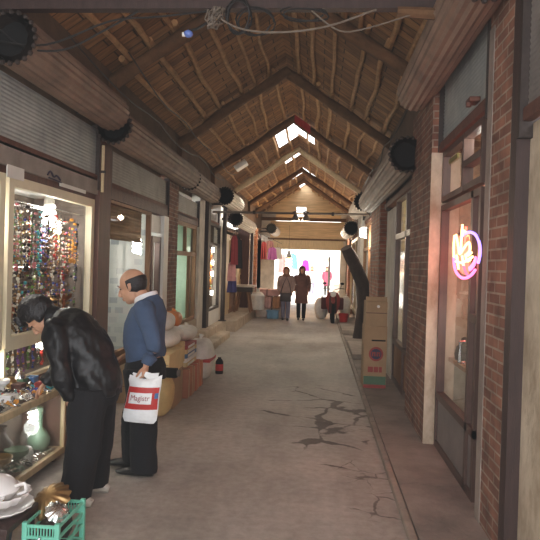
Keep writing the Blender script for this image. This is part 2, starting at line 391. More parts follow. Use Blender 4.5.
# roof boarding with skylight gaps ----------------------------------
holes = [(19.8,20.5,-1.15,-.68),(15.5,17.6,-1.2,-.68),(15.5,17.2,-.68,-.2),(23.3,24.4,-1.1,-.1),(27.2,28.1,-1.0,-.4)]
mb = MB(); xs = [-2.78,-2.4,-2.0,-1.6,-1.2,-.92,-.68,-.44,-.2,.1,.45,.85,1.36]
ys = [-1.5,-.5] + [.5 + .1*i for i in range(int((28.4-.5)/.1)+1)]
for i in range(len(xs)-1):
    for j in range(len(ys)-1):
        cx, cy = (xs[i]+xs[i+1])/2, (ys[j]+ys[j+1])/2
        if any(a<cy<b and c<cx<d for a,b,c,d in holes): continue
        mb.quad((xs[i],ys[j],roofz(xs[i])),(xs[i+1],ys[j],roofz(xs[i+1])),(xs[i+1],ys[j+1],roofz(xs[i+1])),(xs[i],ys[j+1],roofz(xs[i])))
struct(mb, 'ceiling', M['deck'])
# walls -------------------------------------------------------------
mb = MB(); mb.box(-2.95,-2.62,0,28.3,3.02,4.02); struct(mb, 'wall_left', M['wallbrown'])
mb = MB(); mb.box(1.2,1.5,0,28.3,3.0,4.02); struct(mb, 'wall_right', M['wallbrown'])
# end gable over the far opening
mb = MB(); mb.box(-2.95,-1.98,28.1,28.4,0,4.0); mb.box(.98,1.5,28.1,28.4,0,4.0)
struct(mb, 'wall_end', M['plasterw'])
eg = sroot('wall_end_gable')
mb = MB(); mb.box(-2.1,1.1,28.0,28.08,2.42,2.86); struct(mb,'lower_board',M['woodpale'],eg)
mb = MB(); mb.box(-2.2,1.15,27.96,28.04,2.9,3.68); struct(mb,'upper_board',M['plank'],eg)
mb = MB(); ax_,bx_,az_,bz_ = -1.05,-.62,3.92,4.35
tri = lambda x: roofz(x)+.02
for x0_,x1_,z0_ in ((-2.7,ax_,3.8),(bx_,1.35,3.8)):
    mb.prism([(x0_,28.2,z0_),(x1_,28.2,z0_),(x1_,28.2,tri(x1_))]+([(RX0,28.2,tri(RX0))] if x0_<RX0<x1_ else [])+[(x0_,28.2,max(z0_+.01,tri(x0_)))],(0,.03,0))
mb.box(ax_,bx_,28.2,28.23,3.8,az_); mb.prism([(ax_,28.2,bz_),(bx_,28.2,bz_),(bx_,28.2,tri(bx_)),(RX0,28.2,tri(RX0)),(ax_,28.2,tri(ax_))],(0,.03,0))
struct(mb,'gable_board',M['plank'],eg)
mb = MB(); mb.box(-2.7,1.3,27.88,28.05,3.7,3.84); mb.box(-2.3,1.2,27.9,28.02,2.84,2.92); struct(mb,'beam',M['log'],eg)

def shop_box(name, n, Xw, depth, y0, y1, z0, z1, mat, fmat=None, cmat=None):
    """open-fronted room behind a shop window (n=+1 opens towards +x)"""
    xb = Xw - n*depth
    r = sroot(name)
    mb = MB()
    mb.quad((xb,y0,z0),(xb,y1,z0),(xb,y1,z1),(xb,y0,z1))
    mb.quad((xb,y0,z0),(Xw,y0,z0),(Xw,y0,z1),(xb,y0,z1)); mb.quad((xb,y1,z0),(Xw,y1,z0),(Xw,y1,z1),(xb,y1,z1))
    struct(mb,'walls',mat,r)
    struct(MB().quad((xb,y0,z0),(Xw,y0,z0),(Xw,y1,z0),(xb,y1,z0)),'base',fmat or mat,r)
    struct(MB().quad((xb,y0,z1),(Xw,y0,z1),(Xw,y1,z1),(xb,y1,z1)),'soffit',cmat or mat,r)
    return r
LIGHTS = []
def plight(loc, e, c=(1,.93,.82), r=.06):
    l = bpy.data.lights.new('lamp_or_fill_light','POINT'); l.energy = e; l.color = c; l.shadow_soft_size = r
    o = bpy.data.objects.new('lamp_or_fill_light', l); o.location = loc; COL.objects.link(o)
def frame_rect(mb, X, th, y0, y1, z0, z1, w, mi=0, n=1):
    """rectangular frame in the plane x=X"""
    a, b = X - th/2, X + th/2
    mb.box(a,b,y0,y0+w,z0,z1,mi); mb.box(a,b,y1-w,y1,z0,z1,mi); mb.box(a,b,y0+w,y1-w,z0,z0+w,mi); mb.box(a,b,y0+w,y1-w,z1-w,z1,mi)

# ---- left bay A: jewellery shop
M['casegrey'] = pm('case_lining', srgb(112,100,92), .7, var=.3, sc=4)
shop_box('wall_shop_1', 1, -2.56, .62, 2.3, 6.70, .64, 2.36, M['casegrey'], None, M['white'])
struct(MB().box(-2.62,-2.5,2.3,6.72,0,.64), 'wall_left_apron', M['wooddark'])
w = sroot('window_1')
mb = MB()
for a,b in ((4.80,6.70),(2.4,4.74)): frame_rect(mb,-2.52,.07,a,b,.96,2.36,.085); frame_rect(mb,-2.52,.05,a,b,.64,.96,.03)
struct(mb,'frame',M['cream'],w)
struct(MB().quad((-2.53,4.83,.66),(-2.53,6.67,.66),(-2.53,6.67,2.28),(-2.53,4.83,2.28)),'pane',M['vitrine'],w)
struct(MB().quad((-2.53,2.48,.66),(-2.53,4.70,.66),(-2.53,4.70,2.28),(-2.53,2.48,2.28)),'pane',M['vitrine'],w)
M['greyboard'] = pm('grey_brown_board', srgb(142,132,124), .7, var=.25, sc=4)
struct(MB().box(-2.60,-2.46,2.3,6.72,2.42,2.59), 'trim_1', M['greyboard']); struct(MB().box(-2.60,-2.49,2.3,6.72,2.36,2.42), 'trim_22', M['wooddark'])
mb = MB().box(-2.66,-2.44,6.72,7.10,0,3.1); struct(mb, 'trim_2', M['wooddark'])
struct(MB().box(-2.66,-2.5,-1.,2.3,0,3.1), 'wall_left_near', M['plaster'])
# ---- left bay B
def tilem():
    m, nt, b = newmat('blue_checked_tiles'); N = nt.nodes; L = nt.links
    tc = N.new('ShaderNodeTexCoord'); sp = N.new('ShaderNodeSeparateXYZ'); L.new(tc.outputs['Object'], sp.inputs[0])
    ad = N.new('ShaderNodeMath'); L.new(sp.outputs[0], ad.inputs[0]); L.new(sp.outputs[1], ad.inputs[1])
    cb = N.new('ShaderNodeCombineXYZ'); L.new(ad.outputs[0], cb.inputs[0]); L.new(sp.outputs[2], cb.inputs[1])
    br = N.new('ShaderNodeTexBrick'); br.inputs['Brick Width'].default_value = .2; br.inputs['Row Height'].default_value = .16; br.inputs['Scale'].default_value = 1
    br.inputs['Mortar Size'].default_value = .035; br.inputs['Bias'].default_value = -.35
    br.inputs['Color1'].default_value = rgba(srgb(226,230,226)); br.inputs['Color2'].default_value = rgba(srgb(84,110,140)); br.inputs['Mortar'].default_value = rgba(srgb(226,230,226))
    L.new(cb.outputs[0], br.inputs[0]); L.new(br.outputs[0], b.inputs['Base Color']); b.inputs['Roughness'].default_value = .4; return m
M['tiles'] = tilem()
shop_box('wall_shop_2', 1, -2.56, 1.0, 7.12, 9.93, 0, 2.5, M['tiles'], M['pave'], M['white'])
w = sroot('window_2')
mb = MB(); frame_rect(mb,-2.52,.07,7.10,9.05,.0,2.44,.06); mb.box(-2.55,-2.49,7.16,8.99,.5,.55); struct(mb,'frame',M['woodmid'],w)
struct(MB().quad((-2.53,7.16,.5),(-2.53,8.99,.5),(-2.53,8.99,2.38),(-2.53,7.16,2.38)),'pane',M['vitrine'],w)
struct(MB().box(-2.53,-2.51,7.16,8.99,.06,.5),'panel',M['woodmid'],w)
d = sroot('door_2')
mb = MB(); frame_rect(mb,-2.52,.08,9.12,9.62,.0,2.08,.09); struct(mb,'frame',M['brownpaint'],d)
struct(MB().box(-2.54,-2.5,9.21,9.53,.1,.8),'panel',M['brownpaint'],d)
struct(MB().quad((-2.53,9.21,.8),(-2.53,9.53,.8),(-2.53,9.53,1.98),(-2.53,9.21,1.98)),'pane',M['vitrine'],d)
struct(MB().tube([(-2.47,9.50,1.0),(-2.43,9.50,1.0),(-2.43,9.50,1.12)],.012),'handle',M['iron'],d)
mb = MB().box(-2.54,-2.5,9.10,9.64,2.14,2.40); mb.box(-2.56,-2.44,9.64,9.93,0,2.42); struct(mb,'trim_3',M['white'])
struct(MB().box(-2.60,-2.46,7.1,9.94,2.42,2.56),'trim_4',M['wooddark'])
struct(MB().box(-2.95,-2.44,9.94,10.58,0,3.1),'wall_left_pier',M['brick'])
# ---- left bay C
M['mintwall'] = pm('pale_green_room', srgb(176,196,176), .7, var=.15, sc=2)
shop_box('wall_shop_3', 1, -2.56, 1.2, 10.58, 12.55, .3, 2.5, M['mintwall'])
w = sroot('window_3')
mb = MB(); frame_rect(mb,-2.52,.07,10.6,12.5,.55,2.44,.07); mb.box(-2.56,-2.48,10.6,12.5,1.82,1.90); mb.box(-2.55,-2.49,11.5,11.57,1.9,2.44); mb.box(-2.55,-2.49,11.9,11.97,.6,1.82)
struct(mb,'frame',M['woodmid'],w)
for a,b,c,e in ((10.67,11.5,1.9,2.37),(11.57,12.43,1.9,2.37),(10.67,11.9,.62,1.82),(11.97,12.43,.62,1.82)):
    struct(MB().quad((-2.53,a,c),(-2.53,b,c),(-2.53,b,e),(-2.53,a,e)),'pane',M['vitrine'],w)
struct(MB().box(-2.62,-2.46,10.58,13.2,.3,.55),'trim_5',M['stone'])
struct(MB().box(-2.60,-2.46,10.58,12.55,2.44,2.56),'trim_6',M['wooddark'])
struct(MB().box(-2.62,-2.44,12.55,13.12,.3,3.1),'trim_7',M['plasterw'])
struct(MB().box(-2.62,-2.36,13.12,13.42,.3,3.1),'trim_8',M['iron'])
# ---- left bay D
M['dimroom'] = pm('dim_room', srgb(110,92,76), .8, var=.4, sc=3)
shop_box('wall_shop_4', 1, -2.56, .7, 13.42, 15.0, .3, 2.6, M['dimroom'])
w = sroot('window_4')
mb = MB(); frame_rect(mb,-2.42,.07,13.42,14.95,.62,2.6,.06); mb.box(-2.45,-2.39,13.45,14.9,2.1,2.16); struct(mb,'frame',M['iron'],w)
struct(MB().quad((-2.43,13.48,.68),(-2.43,14.89,.68),(-2.43,14.89,2.1),(-2.43,13.48,2.1)),'pane',M['vitrine'],w)
struct(MB().quad((-2.43,13.48,2.16),(-2.43,14.89,2.16),(-2.43,14.89,2.54),(-2.43,13.48,2.54)),'pane',M['glassd'],w)
struct(MB().box(-2.6,-2.38,13.42,14.95,.2,.62),'trim_9',M['white'])
# ---- steps and platforms on the left
mb = MB(); mb.rbox(-2.62,-2.24,10.1,15.3,-.05,.30,.03); struct(mb,'step_1',M['stone'])
mb = MB(); mb.rbox(-2.24,-1.98,11.9,14.2,-.05,.14,.03); struct(mb,'step_2',M['stone'])
mb = MB(); mb.rbox(-2.95,-2.0,15.32,22.4,-.05,.28,.03); struct(mb,'step_3',M['stone'])
# ---- left bay E: open front with panelled doors
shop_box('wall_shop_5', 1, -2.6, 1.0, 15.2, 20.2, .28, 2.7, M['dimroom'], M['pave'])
d = sroot('door_3')
for i,(a,b) in enumerate(((16.3,17.4),(17.45,18.6),(18.65,19.9))):
    mb = MB(); mb.box(-2.56,-2.5,a,b,.28,2.5); frame_rect(mb,-2.49,.04,a+.08,b-.08,.4,1.2,.05); frame_rect(mb,-2.49,.04,a+.08,b-.08,1.35,2.4,.05)
    struct(mb,'door_leaf',M['woodpale'] if i!=1 else M['woodmid'],d)
struct(MB().box(-2.66,-2.42,15.1,15.5,.28,3.1),'trim_10',M['plasterw'])
struct(MB().box(-2.62,-2.24,19.95,20.25,.28,3.1),'trim_11',M['wooddark'])
struct(MB().box(-2.62,-2.2,20.7,21.0,.28,3.1),'trim_12',M['iron'])
shop_box('wall_shop_6', 1, -2.6, 1.0, 21.0, 28.1, .0, 2.8, M['plaster'], M['pave'])
struct(MB().box(-2.62,-2.4,24.0,24.4,0,3.1),'trim_13',M['brickl'])

# ================= right side
struct(MB().box(1.17,1.45,0,3.62,.0,2.53),'wall_right_plaster',M['plaster'])
struct(MB().box(1.095,1.3,3.60,3.71,.0,3.9),'trim_14',M['wooddark2'])
struct(MB().box(1.10,1.5,3.71,4.24,.0,3.9),'wall_right_pier_1',M['brick'])
struct(MB().box(1.17,1.4,4.24,4.52,.0,3.1),'trim_15',M['brownpaint'])
struct(MB().box(1.094,1.3,4.13,4.245,.0,3.3),'trim_21',M['pave'])
d = sroot('door_1')
mb = MB()
frame_rect(mb,1.17,.07,4.50,5.94,.05,2.30,.055)
mb.box(1.135,1.205,4.5,5.94,.50,.56); mb.box(1.135,1.205,4.72,4.78,.05,2.30); mb.box(1.135,1.205,4.53,4.72,1.32,1.38)
frame_rect(mb,1.17,.07,4.50,5.94,2.33,2.80,.05); mb.box(1.13,1.21,5.06,5.12,2.33,2.80); mb.box(1.13,1.21,4.55,5.08,2.52,2.57)
struct(mb,'frame',M['brownpaint'],d)
struct(MB().quad((1.17,4.78,.56),(1.17,5.885,.56),(1.17,5.885,2.245),(1.17,4.78,2.245)),'pane',M['vitrine'],d)
struct(MB().quad((1.17,4.555,.56),(1.17,4.72,.56),(1.17,4.72,2.245),(1.17,4.555,2.245)),'pane',M['glassd'],d)
struct(MB().quad((1.17,5.12,2.38),(1.17,5.89,2.38),(1.17,5.89,2.75),(1.17,5.12,2.75)),'pane',M['vitrine'],d)
struct(MB().quad((1.17,4.55,2.38),(1.17,5.06,2.38),(1.17,5.06,2.75),(1.17,4.55,2.75)),'pane',M['vitrine'],d)
M['kick'] = pm('grey_kick_panel', srgb(128,122,120), .45, .3, var=.2, sc=4)
struct(MB().box(1.155,1.18,4.555,5.885,.10,.50),'kick_panel',M['kick'],d)
struct(MB().tube([(1.13,4.80,1.0),(1.09,4.80,1.0),(1.09,4.80,1.16),(1.13,4.80,1.16)],.011),'handle',M['silver'],d)
shop_box('wall_shop_7', -1, 1.22, 1.6, 4.1, 7.15, 0, 3.0, M['cream'], M['pave'])
struct(MB().box(1.10,1.24,4.25,5.95,2.80,2.86),'trim_16',M['rust'])
pb = sroot('wall_right_pier_2')
struct(MB().box(1.04,1.5,5.97,7.22,.0,3.4),'brickwork',M['brick'],pb)
struct(MB().box(1.036,1.5,5.95,5.972,.0,2.8),'plaster_face',M['plaster'],pb)
# bay R2
shop_box('wall_shop_8', -1, 1.24, 1.2, 7.22, 10.75, 0, 2.9, M['cream'], M['pave'])
w = sroot('window_5')
mb = MB(); frame_rect(mb,1.17,.07,7.25,9.35,.05,2.75,.07); mb.box(1.13,1.21,7.25,9.35,2.12,2.2); mb.box(1.13,1.21,8.2,8.28,.05,2.7); mb.box(1.13,1.21,7.3,9.3,.60,.66); struct(mb,'frame',M['brownpaint'],w)
for a,b,c,e,g in ((7.32,8.2,.66,2.12,'vitrine'),(8.28,9.28,.66,2.12,'glassd'),(7.32,8.2,2.2,2.68,'vitrine'),(8.28,9.28,2.2,2.68,'vitrine')):
    struct(MB().quad((1.17,a,c),(1.17,b,c),(1.17,b,e),(1.17,a,e)),'pane',M[g],w)
struct(MB().box(1.155,1.18,7.3,9.3,.1,.6),'panel',M['woodmid'],w)
struct(MB().box(1.12,1.24,9.35,10.4,.0,2.62),'trim_17',M['plasterw'])
struct(MB().box(1.10,1.24,7.22,10.8,2.70,2.78),'trim_18',M['rust'])
struct(MB().box(1.16,1.24,10.4,10.8,.0,2.8),'trim_19',M['brownpaint'])
struct(MB().box(1.04,1.5,10.8,12.6,.0,3.2),'wall_right_pier_3',M['brickl'])
# bay R3
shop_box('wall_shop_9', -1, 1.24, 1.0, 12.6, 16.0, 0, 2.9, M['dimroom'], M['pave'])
w = sroot('window_6')
mb = MB(); frame_rect(mb,1.17,.07,12.6,15.9,.4,2.75,.08); mb.box(1.13,1.21,12.6,15.9,2.1,2.18); mb.box(1.13,1.21,14.2,14.3,.4,2.7); struct(mb,'frame',M['woodmid'],w)
for a,b in ((12.68,14.2),(14.3,15.82)):
    struct(MB().quad((1.17,a,.48),(1.17,b,.48),(1.17,b,2.1),(1.17,a,2.1)),'pane',M['glassd'],w)
    struct(MB().quad((1.17,a,2.18),(1.17,b,2.18),(1.17,b,2.68),(1.17,a,2.68)),'pane',M['vitrine'],w)
struct(MB().box(1.12,1.24,12.6,16.0,.0,.4),'trim_20',M['plasterw'])
struct(MB().box(1.06,1.5,16.0,17.2,.0,3.2),'wall_right_pier_4',M['plasterw'])
shop_box('wall_shop_10', -1, 1.24, 1.0, 17.2, 22.0, 0, 2.9, M['plaster'], M['pave'])
w = sroot('window_7')
mb = MB(); frame_rect(mb,1.17,.07,17.2,21.9,.3,2.6,.1); mb.box(1.13,1.21,19.5,19.6,.3,2.6); struct(mb,'frame',M['woodpale'],w)
struct(MB().quad((1.17,17.3,.4),(1.17,19.5,.4),(1.17,19.5,2.5),(1.17,17.3,2.5)),'pane',M['glassd'],w)
struct(MB().quad((1.17,19.6,.4),(1.17,21.8,.4),(1.17,21.8,2.5),(1.17,19.6,2.5)),'pane',M['glassd'],w)
struct(MB().box(1.06,1.5,22.0,23.2,.0,3.2),'wall_right_pier_5',M['brickl'])
shop_box('wall_shop_11', -1, 1.24, 1.0, 23.2, 28.1, 0, 2.9, M['plaster'], M['pave'])
# house fronts beyond the far opening
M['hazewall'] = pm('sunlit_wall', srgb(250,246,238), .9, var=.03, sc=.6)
def far_house(name, x0,x1,y0,y1,h,wins):
    r = sroot(name)
    struct(MB().box(x0,x1,y0,y1,0,h),'walls',M['hazewall'],r)
    for (cx,cz,w_,h_) in wins: struct(MB().box(cx-w_/2,cx+w_/2,y0-.04,y0-.005,cz-h_/2,cz+h_/2),'window_opening',M['dimroom'],r)
far_house('exterior_house_1',-8,-1.9,44,48,6,[(-4,1.6,1,1.4)])
far_house('exterior_house_2',-1.6,9,50,54,7,[(.2,4.2,1,1.2),(2.2,4.2,1,1.2)])
mb = MB().box(3.2,4.0,28.5,50,0,5); struct(mb,'exterior_wall_1',M['hazewall'])
mb = MB().box(-6.0,-5.2,28.5,44,0,5); struct(mb,'exterior_wall_2',M['hazewall'])

# ================================================================== ROOF TIMBERS
TY = [3.7,7.5,11.2,14.8,18.7,22.6,25.5]
def wobble(p0, p1, n, a, seed):
    p0, p1 = V(p0), V(p1); out = []
    for i in range(n+1):
        t = i/n; q = p0.lerp(p1,t)
        f = a*(math.sin(PI*t)*.5+.5)
        q += V((noise.noise((t*3,seed,0))*f, noise.noise((t*3,seed,9))*f, noise.noise((t*3,seed,5))*f*.5)); out.append(q)
    return out
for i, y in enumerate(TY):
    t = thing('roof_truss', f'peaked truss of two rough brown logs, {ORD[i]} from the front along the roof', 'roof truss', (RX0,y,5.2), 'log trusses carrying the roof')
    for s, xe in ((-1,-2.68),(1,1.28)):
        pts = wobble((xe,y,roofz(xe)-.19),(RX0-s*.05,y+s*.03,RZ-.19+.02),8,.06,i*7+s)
        mb = MB().tube(pts,[.085+.012*math.sin(j*1.7+i) for j in range(9)],10,side=(0,1,0)); mb.build('rafter',M['log'] if i!=4 else M['woodpale'],t)  # fifth truss: pale wood stands in for skylight falling on its rafters
    mb = MB().obox((-2.60,y,3.74),(.07,0,0),(0,.08,0),(0,0,.14)); mb.build('bearing_block',M['log'],t,smooth=False)
bays = [1.2]+TY+[28.2]
PX = {-1:[-2.42,-2.12,-1.82,-1.52,-1.22,-.95], 1:[-.40,-.12,.17,.47,.77,1.06]}
SIDE = {-1:'left', 1:'right'}
for b in range(1, len(bays)-1):
    y0, y1 = bays[b]-.18, bays[b+1]+.18
    for s in (-1,1):
        for k, x in enumerate(PX[s]):
            kk = k if s == -1 else 5-k
            j = rnd.uniform(-.05,.05)
            pts = wobble((x+j,y0,roofz(x+j)-.065),(x+j*.2+rnd.uniform(-.06,.06),y1,roofz(x+j*.2)-.065),10,.065,b*31+k*3+s*100)
            for p in pts: p.z = roofz(p.x)-.06
            r0 = rnd.uniform(.030,.043)
            mb = MB().tube(pts,[r0*(1+.12*math.sin(q*2.3+k)) for q in range(11)],7,side=(1,0,0))
            o = mb.build('roof_pole',M['pole'])
            tag(o, f'crooked pole under {SIDE[s]} roof slope, {ORD[kk]} up from the eave, {ORD[b-1]} roof bay', 'roof pole', 'lengthwise poles under the roof boarding')

# ================================================================== ROLLER SHUTTERS
def roller_shutter(label, n, Xw, y0, y1, zb, zt, cx, cz, r, cy0, cy1, cm, sm, rail=True):
    t = thing('roller_shutter', label, 'roller shutter', (Xw,(y0+y1)/2,zb), 'roller shutters over the shop fronts')
    if zb < zt:
        X = Xw + n*.03; rows = max(6, int((zt-zb)/.034)*6)
        mb = MB().slab(lambda u,v: (X+.0022*n*math.sin(v*rows/6*2*PI), lerp(y0,y1,u), lerp(zb,zt,v)), 2, rows, (-n*.012,0,0)); mb.build('curtain',sm,t)
        if rail: MB().rbox(min(X-.03,X+.03),max(X-.03,X+.03),y0,y1,zb-.06,zb+.015,.01).build('bottom_rail',M['rust'],t)
        for yy in (y0-.03,y1+.0): MB().box(X-.045,X+.045,yy,yy+.04,zb-.15,zt+.05).build('guide_rail',M['iron'],t,smooth=False)
    nb = 20; seg = nb*4; ny = 10
    def ring(u,v):
        a = 2*PI*v; rr = r*(1+.035*math.sin(nb*a)); yy = lerp(cy0,cy1,u)
        rr *= 1 + .025*noise.noise((yy*.8,math.cos(a),math.sin(a)))
        return (cx+rr*math.cos(a), yy, cz+rr*math.sin(a))
    MB().grid(ring, ny, seg).build('coil',cm,t)
    # spiral end seen in the open near end of the coil
    mb = MB(); k = 90; base = len(mb.v)
    for i in range(k+1):
        a = i/k*2*PI*3.2; rr = r*(.97-.25*i/k)
        rr *= 1+.03*math.sin(a*12)
        for d in (0,.10): mb.v.append(V((cx+rr*math.cos(a), cy0-.012+d, cz+rr*math.sin(a))))
    for i in range(k): mb.f.append((2*i,2*i+1,2*i+3,2*i+2)); mb.m.append(0)
    mb.build('coil_end',M['iron'],t)
    MB().lathe([(.001,.0),(r*.93,.0),(r*.93,.04),(.001,.04)],(cx,cy0+.09,cz),20,axis='y').build('drum',M['black'],t)  # black disc closes the coil, standing in for its shaded inside
    # toothed rim
    mb = MB()
    for i in range(nb):
        a = 2*PI*i/nb; mb.ball((cx+r*math.cos(a),cy0+.004,cz+r*math.sin(a)),.021,6,4)
    mb.build('toothed_rim',M['iron'],t)
    xa = Xw - n*.1; 
    for yy in (cy0+.16,cy1-.12):
        MB().box(min(xa,cx),max(xa,cx),yy,yy+.05,cz-.03,cz+.03).build('bracket',M['iron'],t,smooth=False)
    return t
SH = [
 ('half raised grey shutter above the lit jewellery window, its coil rust brown', 1,-2.52,2.4,6.70,2.62,3.14,-2.26,3.28,.185,4.32,6.55,'coil','shutter'),
 ('dull shutter above the tiled shop behind the standing man', 1,-2.52,7.12,9.92,2.60,3.0,-2.26,3.16,.19,6.60,10.55,'coil','shutterd'),
 ('grey shutter above the window with pale green transom panes', 1,-2.52,10.6,12.5,2.58,2.9,-2.26,3.14,.185,10.57,12.9,'coil','shutterd'),
 ('short pale coiled shutter jutting out above the iron pole', 1,-2.5,13.4,14.95,2.66,2.9,-2.0,3.12,.18,12.95,14.9,'coilw','shutterd'),
 ('pale coiled shutter above the wooden panelled doors', 1,-2.5,15.6,18.6,2.62,2.7,-2.05,2.80,.17,15.1,18.6,'coilw','shutterd'),
 ('small cream coiled shutter beside the far opening, opposite side from the leaning trunk', 1,-2.5,22,26,2.85,2.95,-1.9,3.14,.2,24.6,27.2,'coilw','shutterd'),
 ('closed dark shutter over the stained plaster panel beside the nearest brick pier', -1,1.17,.6,3.56,2.60,3.5,.93,3.62,.18,1.0,3.4,'coil','shutterd'),
 ('grey blue shutter above the door with the neon sign', -1,1.17,4.3,5.96,2.88,3.5,.93,3.48,.185,3.75,6.38,'coil','shutter'),
 ('dark shutter with an open toothed coil beyond the neon shop', -1,1.17,7.25,10.4,2.80,2.98,.94,2.96,.19,6.95,12.2,'coil','shutterd'),
 ('white coiled shutter just above the leaning trunk', -1,1.17,12.7,15.9,2.82,2.95,.95,3.14,.2,13.7,16.3,'coilw','shutterd'),
 ('last pale coiled shutter on the trunk side, by the far opening', -1,1.17,17.3,21.8,2.7,2.8,.95,2.86,.21,18.6,21.4,'coilw','shutterd'),
]
for a in SH: roller_shutter(*a[:-2], M[a[-2]], M[a[-1]])

# ================================================================== PEOPLE
def fuse(mb, name, mats, parent, vox=.008, it=4, amp=0, nsc=6, fold=None):
    """melt overlapping pieces into one continuous surface"""
    tmp = MB.build(mb, name+'_tmp', mats, None, smooth=False)
    m = tmp.modifiers.new('r','REMESH'); m.mode = 'VOXEL'; m.voxel_size = vox; m.use_smooth_shade = True
    if it:
        sm = tmp.modifiers.new('s','SMOOTH'); sm.factor = .5; sm.iterations = it
    dg = bpy.context.evaluated_depsgraph_get(); dg.update()
    me = bpy.data.meshes.new_from_object(tmp.evaluated_get(dg))
    o = V((0,0,0)) if parent is None else ORI[parent.name]
    if amp:
        ns = [v.normal.copy() for v in me.vertices]
        for v, nn in zip(me.vertices, ns):
            p = v.co
            d = noise.noise((p.x*nsc, p.y*nsc, p.z*nsc*.6)) + .5*noise.noise((p.x*nsc*2.3+7, p.y*nsc*2.3, p.z*nsc*1.6))
            if fold: d += fold(p)
            v.co = p + nn*(d*amp)
    for v in me.vertices: v.co = v.co - o
    bpy.data.objects.remove(tmp)
    me.name = name; ob = bpy.data.objects.new(name, me); COL.objects.link(ob)
    me.materials.clear()
    for q in (mats if isinstance(mats,(list,tuple)) else [mats]): me.materials.append(q)
    me.polygons.foreach_set('use_smooth',[True]*len(me.polygons))
    if parent is not None: ob.parent = parent
    ORI[ob.name] = o; return ob

def head_piece(mb, c, f, u, s=1., neck=None, brow=True):
    """face: egg skull, jaw, nose, lips, ears; f = facing, u = crown"""
    c, f, u = V(c), V(f).normalized(), V(u); u = (u - f*u.dot(f)).normalized(); l = u.cross(f).normalized()
    w = lambda a,b,d: c + (l*a + f*b + u*d)*s
    R = Matrix((l, f, u)).transposed()
    mb.ball(w(0,-.012,.028), (.077*s,.098*s,.094*s), 20, 14, rot=R)          # skull
    mb.ball(w(0,.022,-.035), (.062*s,.074*s,.082*s), 16, 12, rot=R)         # face
    mb.ball(w(0,.052,-.093), (.032*s,.030*s,.024*s), 12, 8, rot=R)          # chin
    mb.ball(w(0,.02,-.075), (.055*s,.055*s,.038*s), 12, 8, rot=R)           # jaw
    mb.loft([w(0,.086,.012),w(0,.104,-.012),w(0,.116,-.034),w(0,.100,-.045)],[.010*s,.012*s,.017*s,.012*s],[.012*s,.014*s,.013*s,.010*s],side=l,n=10)
    for q in (-1,1):
        mb.ball(w(q*.030,.078,.020), (.022*s,.014*s,.010*s), 10, 6, rot=R)  # brow
        mb.ball(w(q*.040,.062,-.030), (.020*s,.02*s,.022*s), 10, 6, rot=R)  # cheek
        mb.loft([w(q*.074,-.008,.018),w(q*.088,-.02,.010),w(q*.088,-.018,-.015),w(q*.074,-.004,-.034)],[.010*s,.017*s,.015*s,.008*s],[.006*s]*4,side=f,n=10)
    mb.ball(w(0,.091,-.066), (.023*s,.013*s,.007*s), 10, 6, rot=R); mb.ball(w(0,.088,-.078), (.020*s,.012*s,.007*s), 10, 6, rot=R)
    return w, R, l
def hand_piece(mb, wr, d, nrm, side, curl=.5, s=1.):
    """wrist wr, fingers along d, palm facing nrm, thumb on +side"""
    wr, d, nrm = V(wr), V(d).normalized(), V(nrm); nrm = (nrm - d*nrm.dot(d)).normalized(); sd = d.cross(nrm).normalized()
    if sd.dot(V(side)) < 0: sd = -sd
    R = Matrix((sd, d, nrm)).transposed()
    mb.ball(wr + d*.045*s, (.041*s,.052*s,.016*s), 14, 10, rot=R)
    mb.loft([wr - d*.03*s, wr + d*.02*s],[.027*s,.030*s],[.021*s,.018*s],side=sd,n=12)
    for i,(off,ln) in enumerate(((.029,.070),(.010,.080),(-.010,.074),(-.028,.058))):
        p = wr + d*.085*s + sd*off*s; a = curl*.5; pts = [p - d*.02*s, p]; dd = d
        for q, seg in enumerate((.45,.32,.23)):
            ca, sa = math.cos(a*(q+1)), math.sin(a*(q+1))
            dd = d*ca + nrm*sa; pts.append(pts[-1] + dd*ln*seg*s)
        mb.tube(pts,[.0095*s,.0092*s,.0086*s,.0080*s,.0066*s],8,side=sd)
    p = wr + d*.022*s + sd*.030*s
    t1 = p + (d*.5+sd*.62+nrm*.25)*.040*s; t2 = t1 + (d*.85+sd*.18+nrm*.4).normalized()*.034*s; t3 = t2 + (d*.9-sd*.05+nrm*.45).normalized()*.026*s
    mb.tube([p - sd*.012*s, t1, t2, t3],[.014*s,.0115*s,.0105*s,.008*s],8,side=nrm)
def foot_piece(mb, heel, toe, s=1., h=.075, w=.045):
    heel, toe = V(heel), V(toe); d = toe-heel; L = d.length; d.normalize(); sd = V((-d.y,d.x,0))
    z0 = heel.z
    cs = [heel + d*(L*t) + V((0,0,zz)) for t, zz in ((-.02,.028),(.10,.040),(.32,.043),(.58,.033),(.82,.026),(.98,.020))]
    mb.loft(cs,[w*.55,w*.78,w*.80,w*1.02,w*.95,w*.45],[.026,.040,.043,.033,.026,.015],side=sd,n=14)

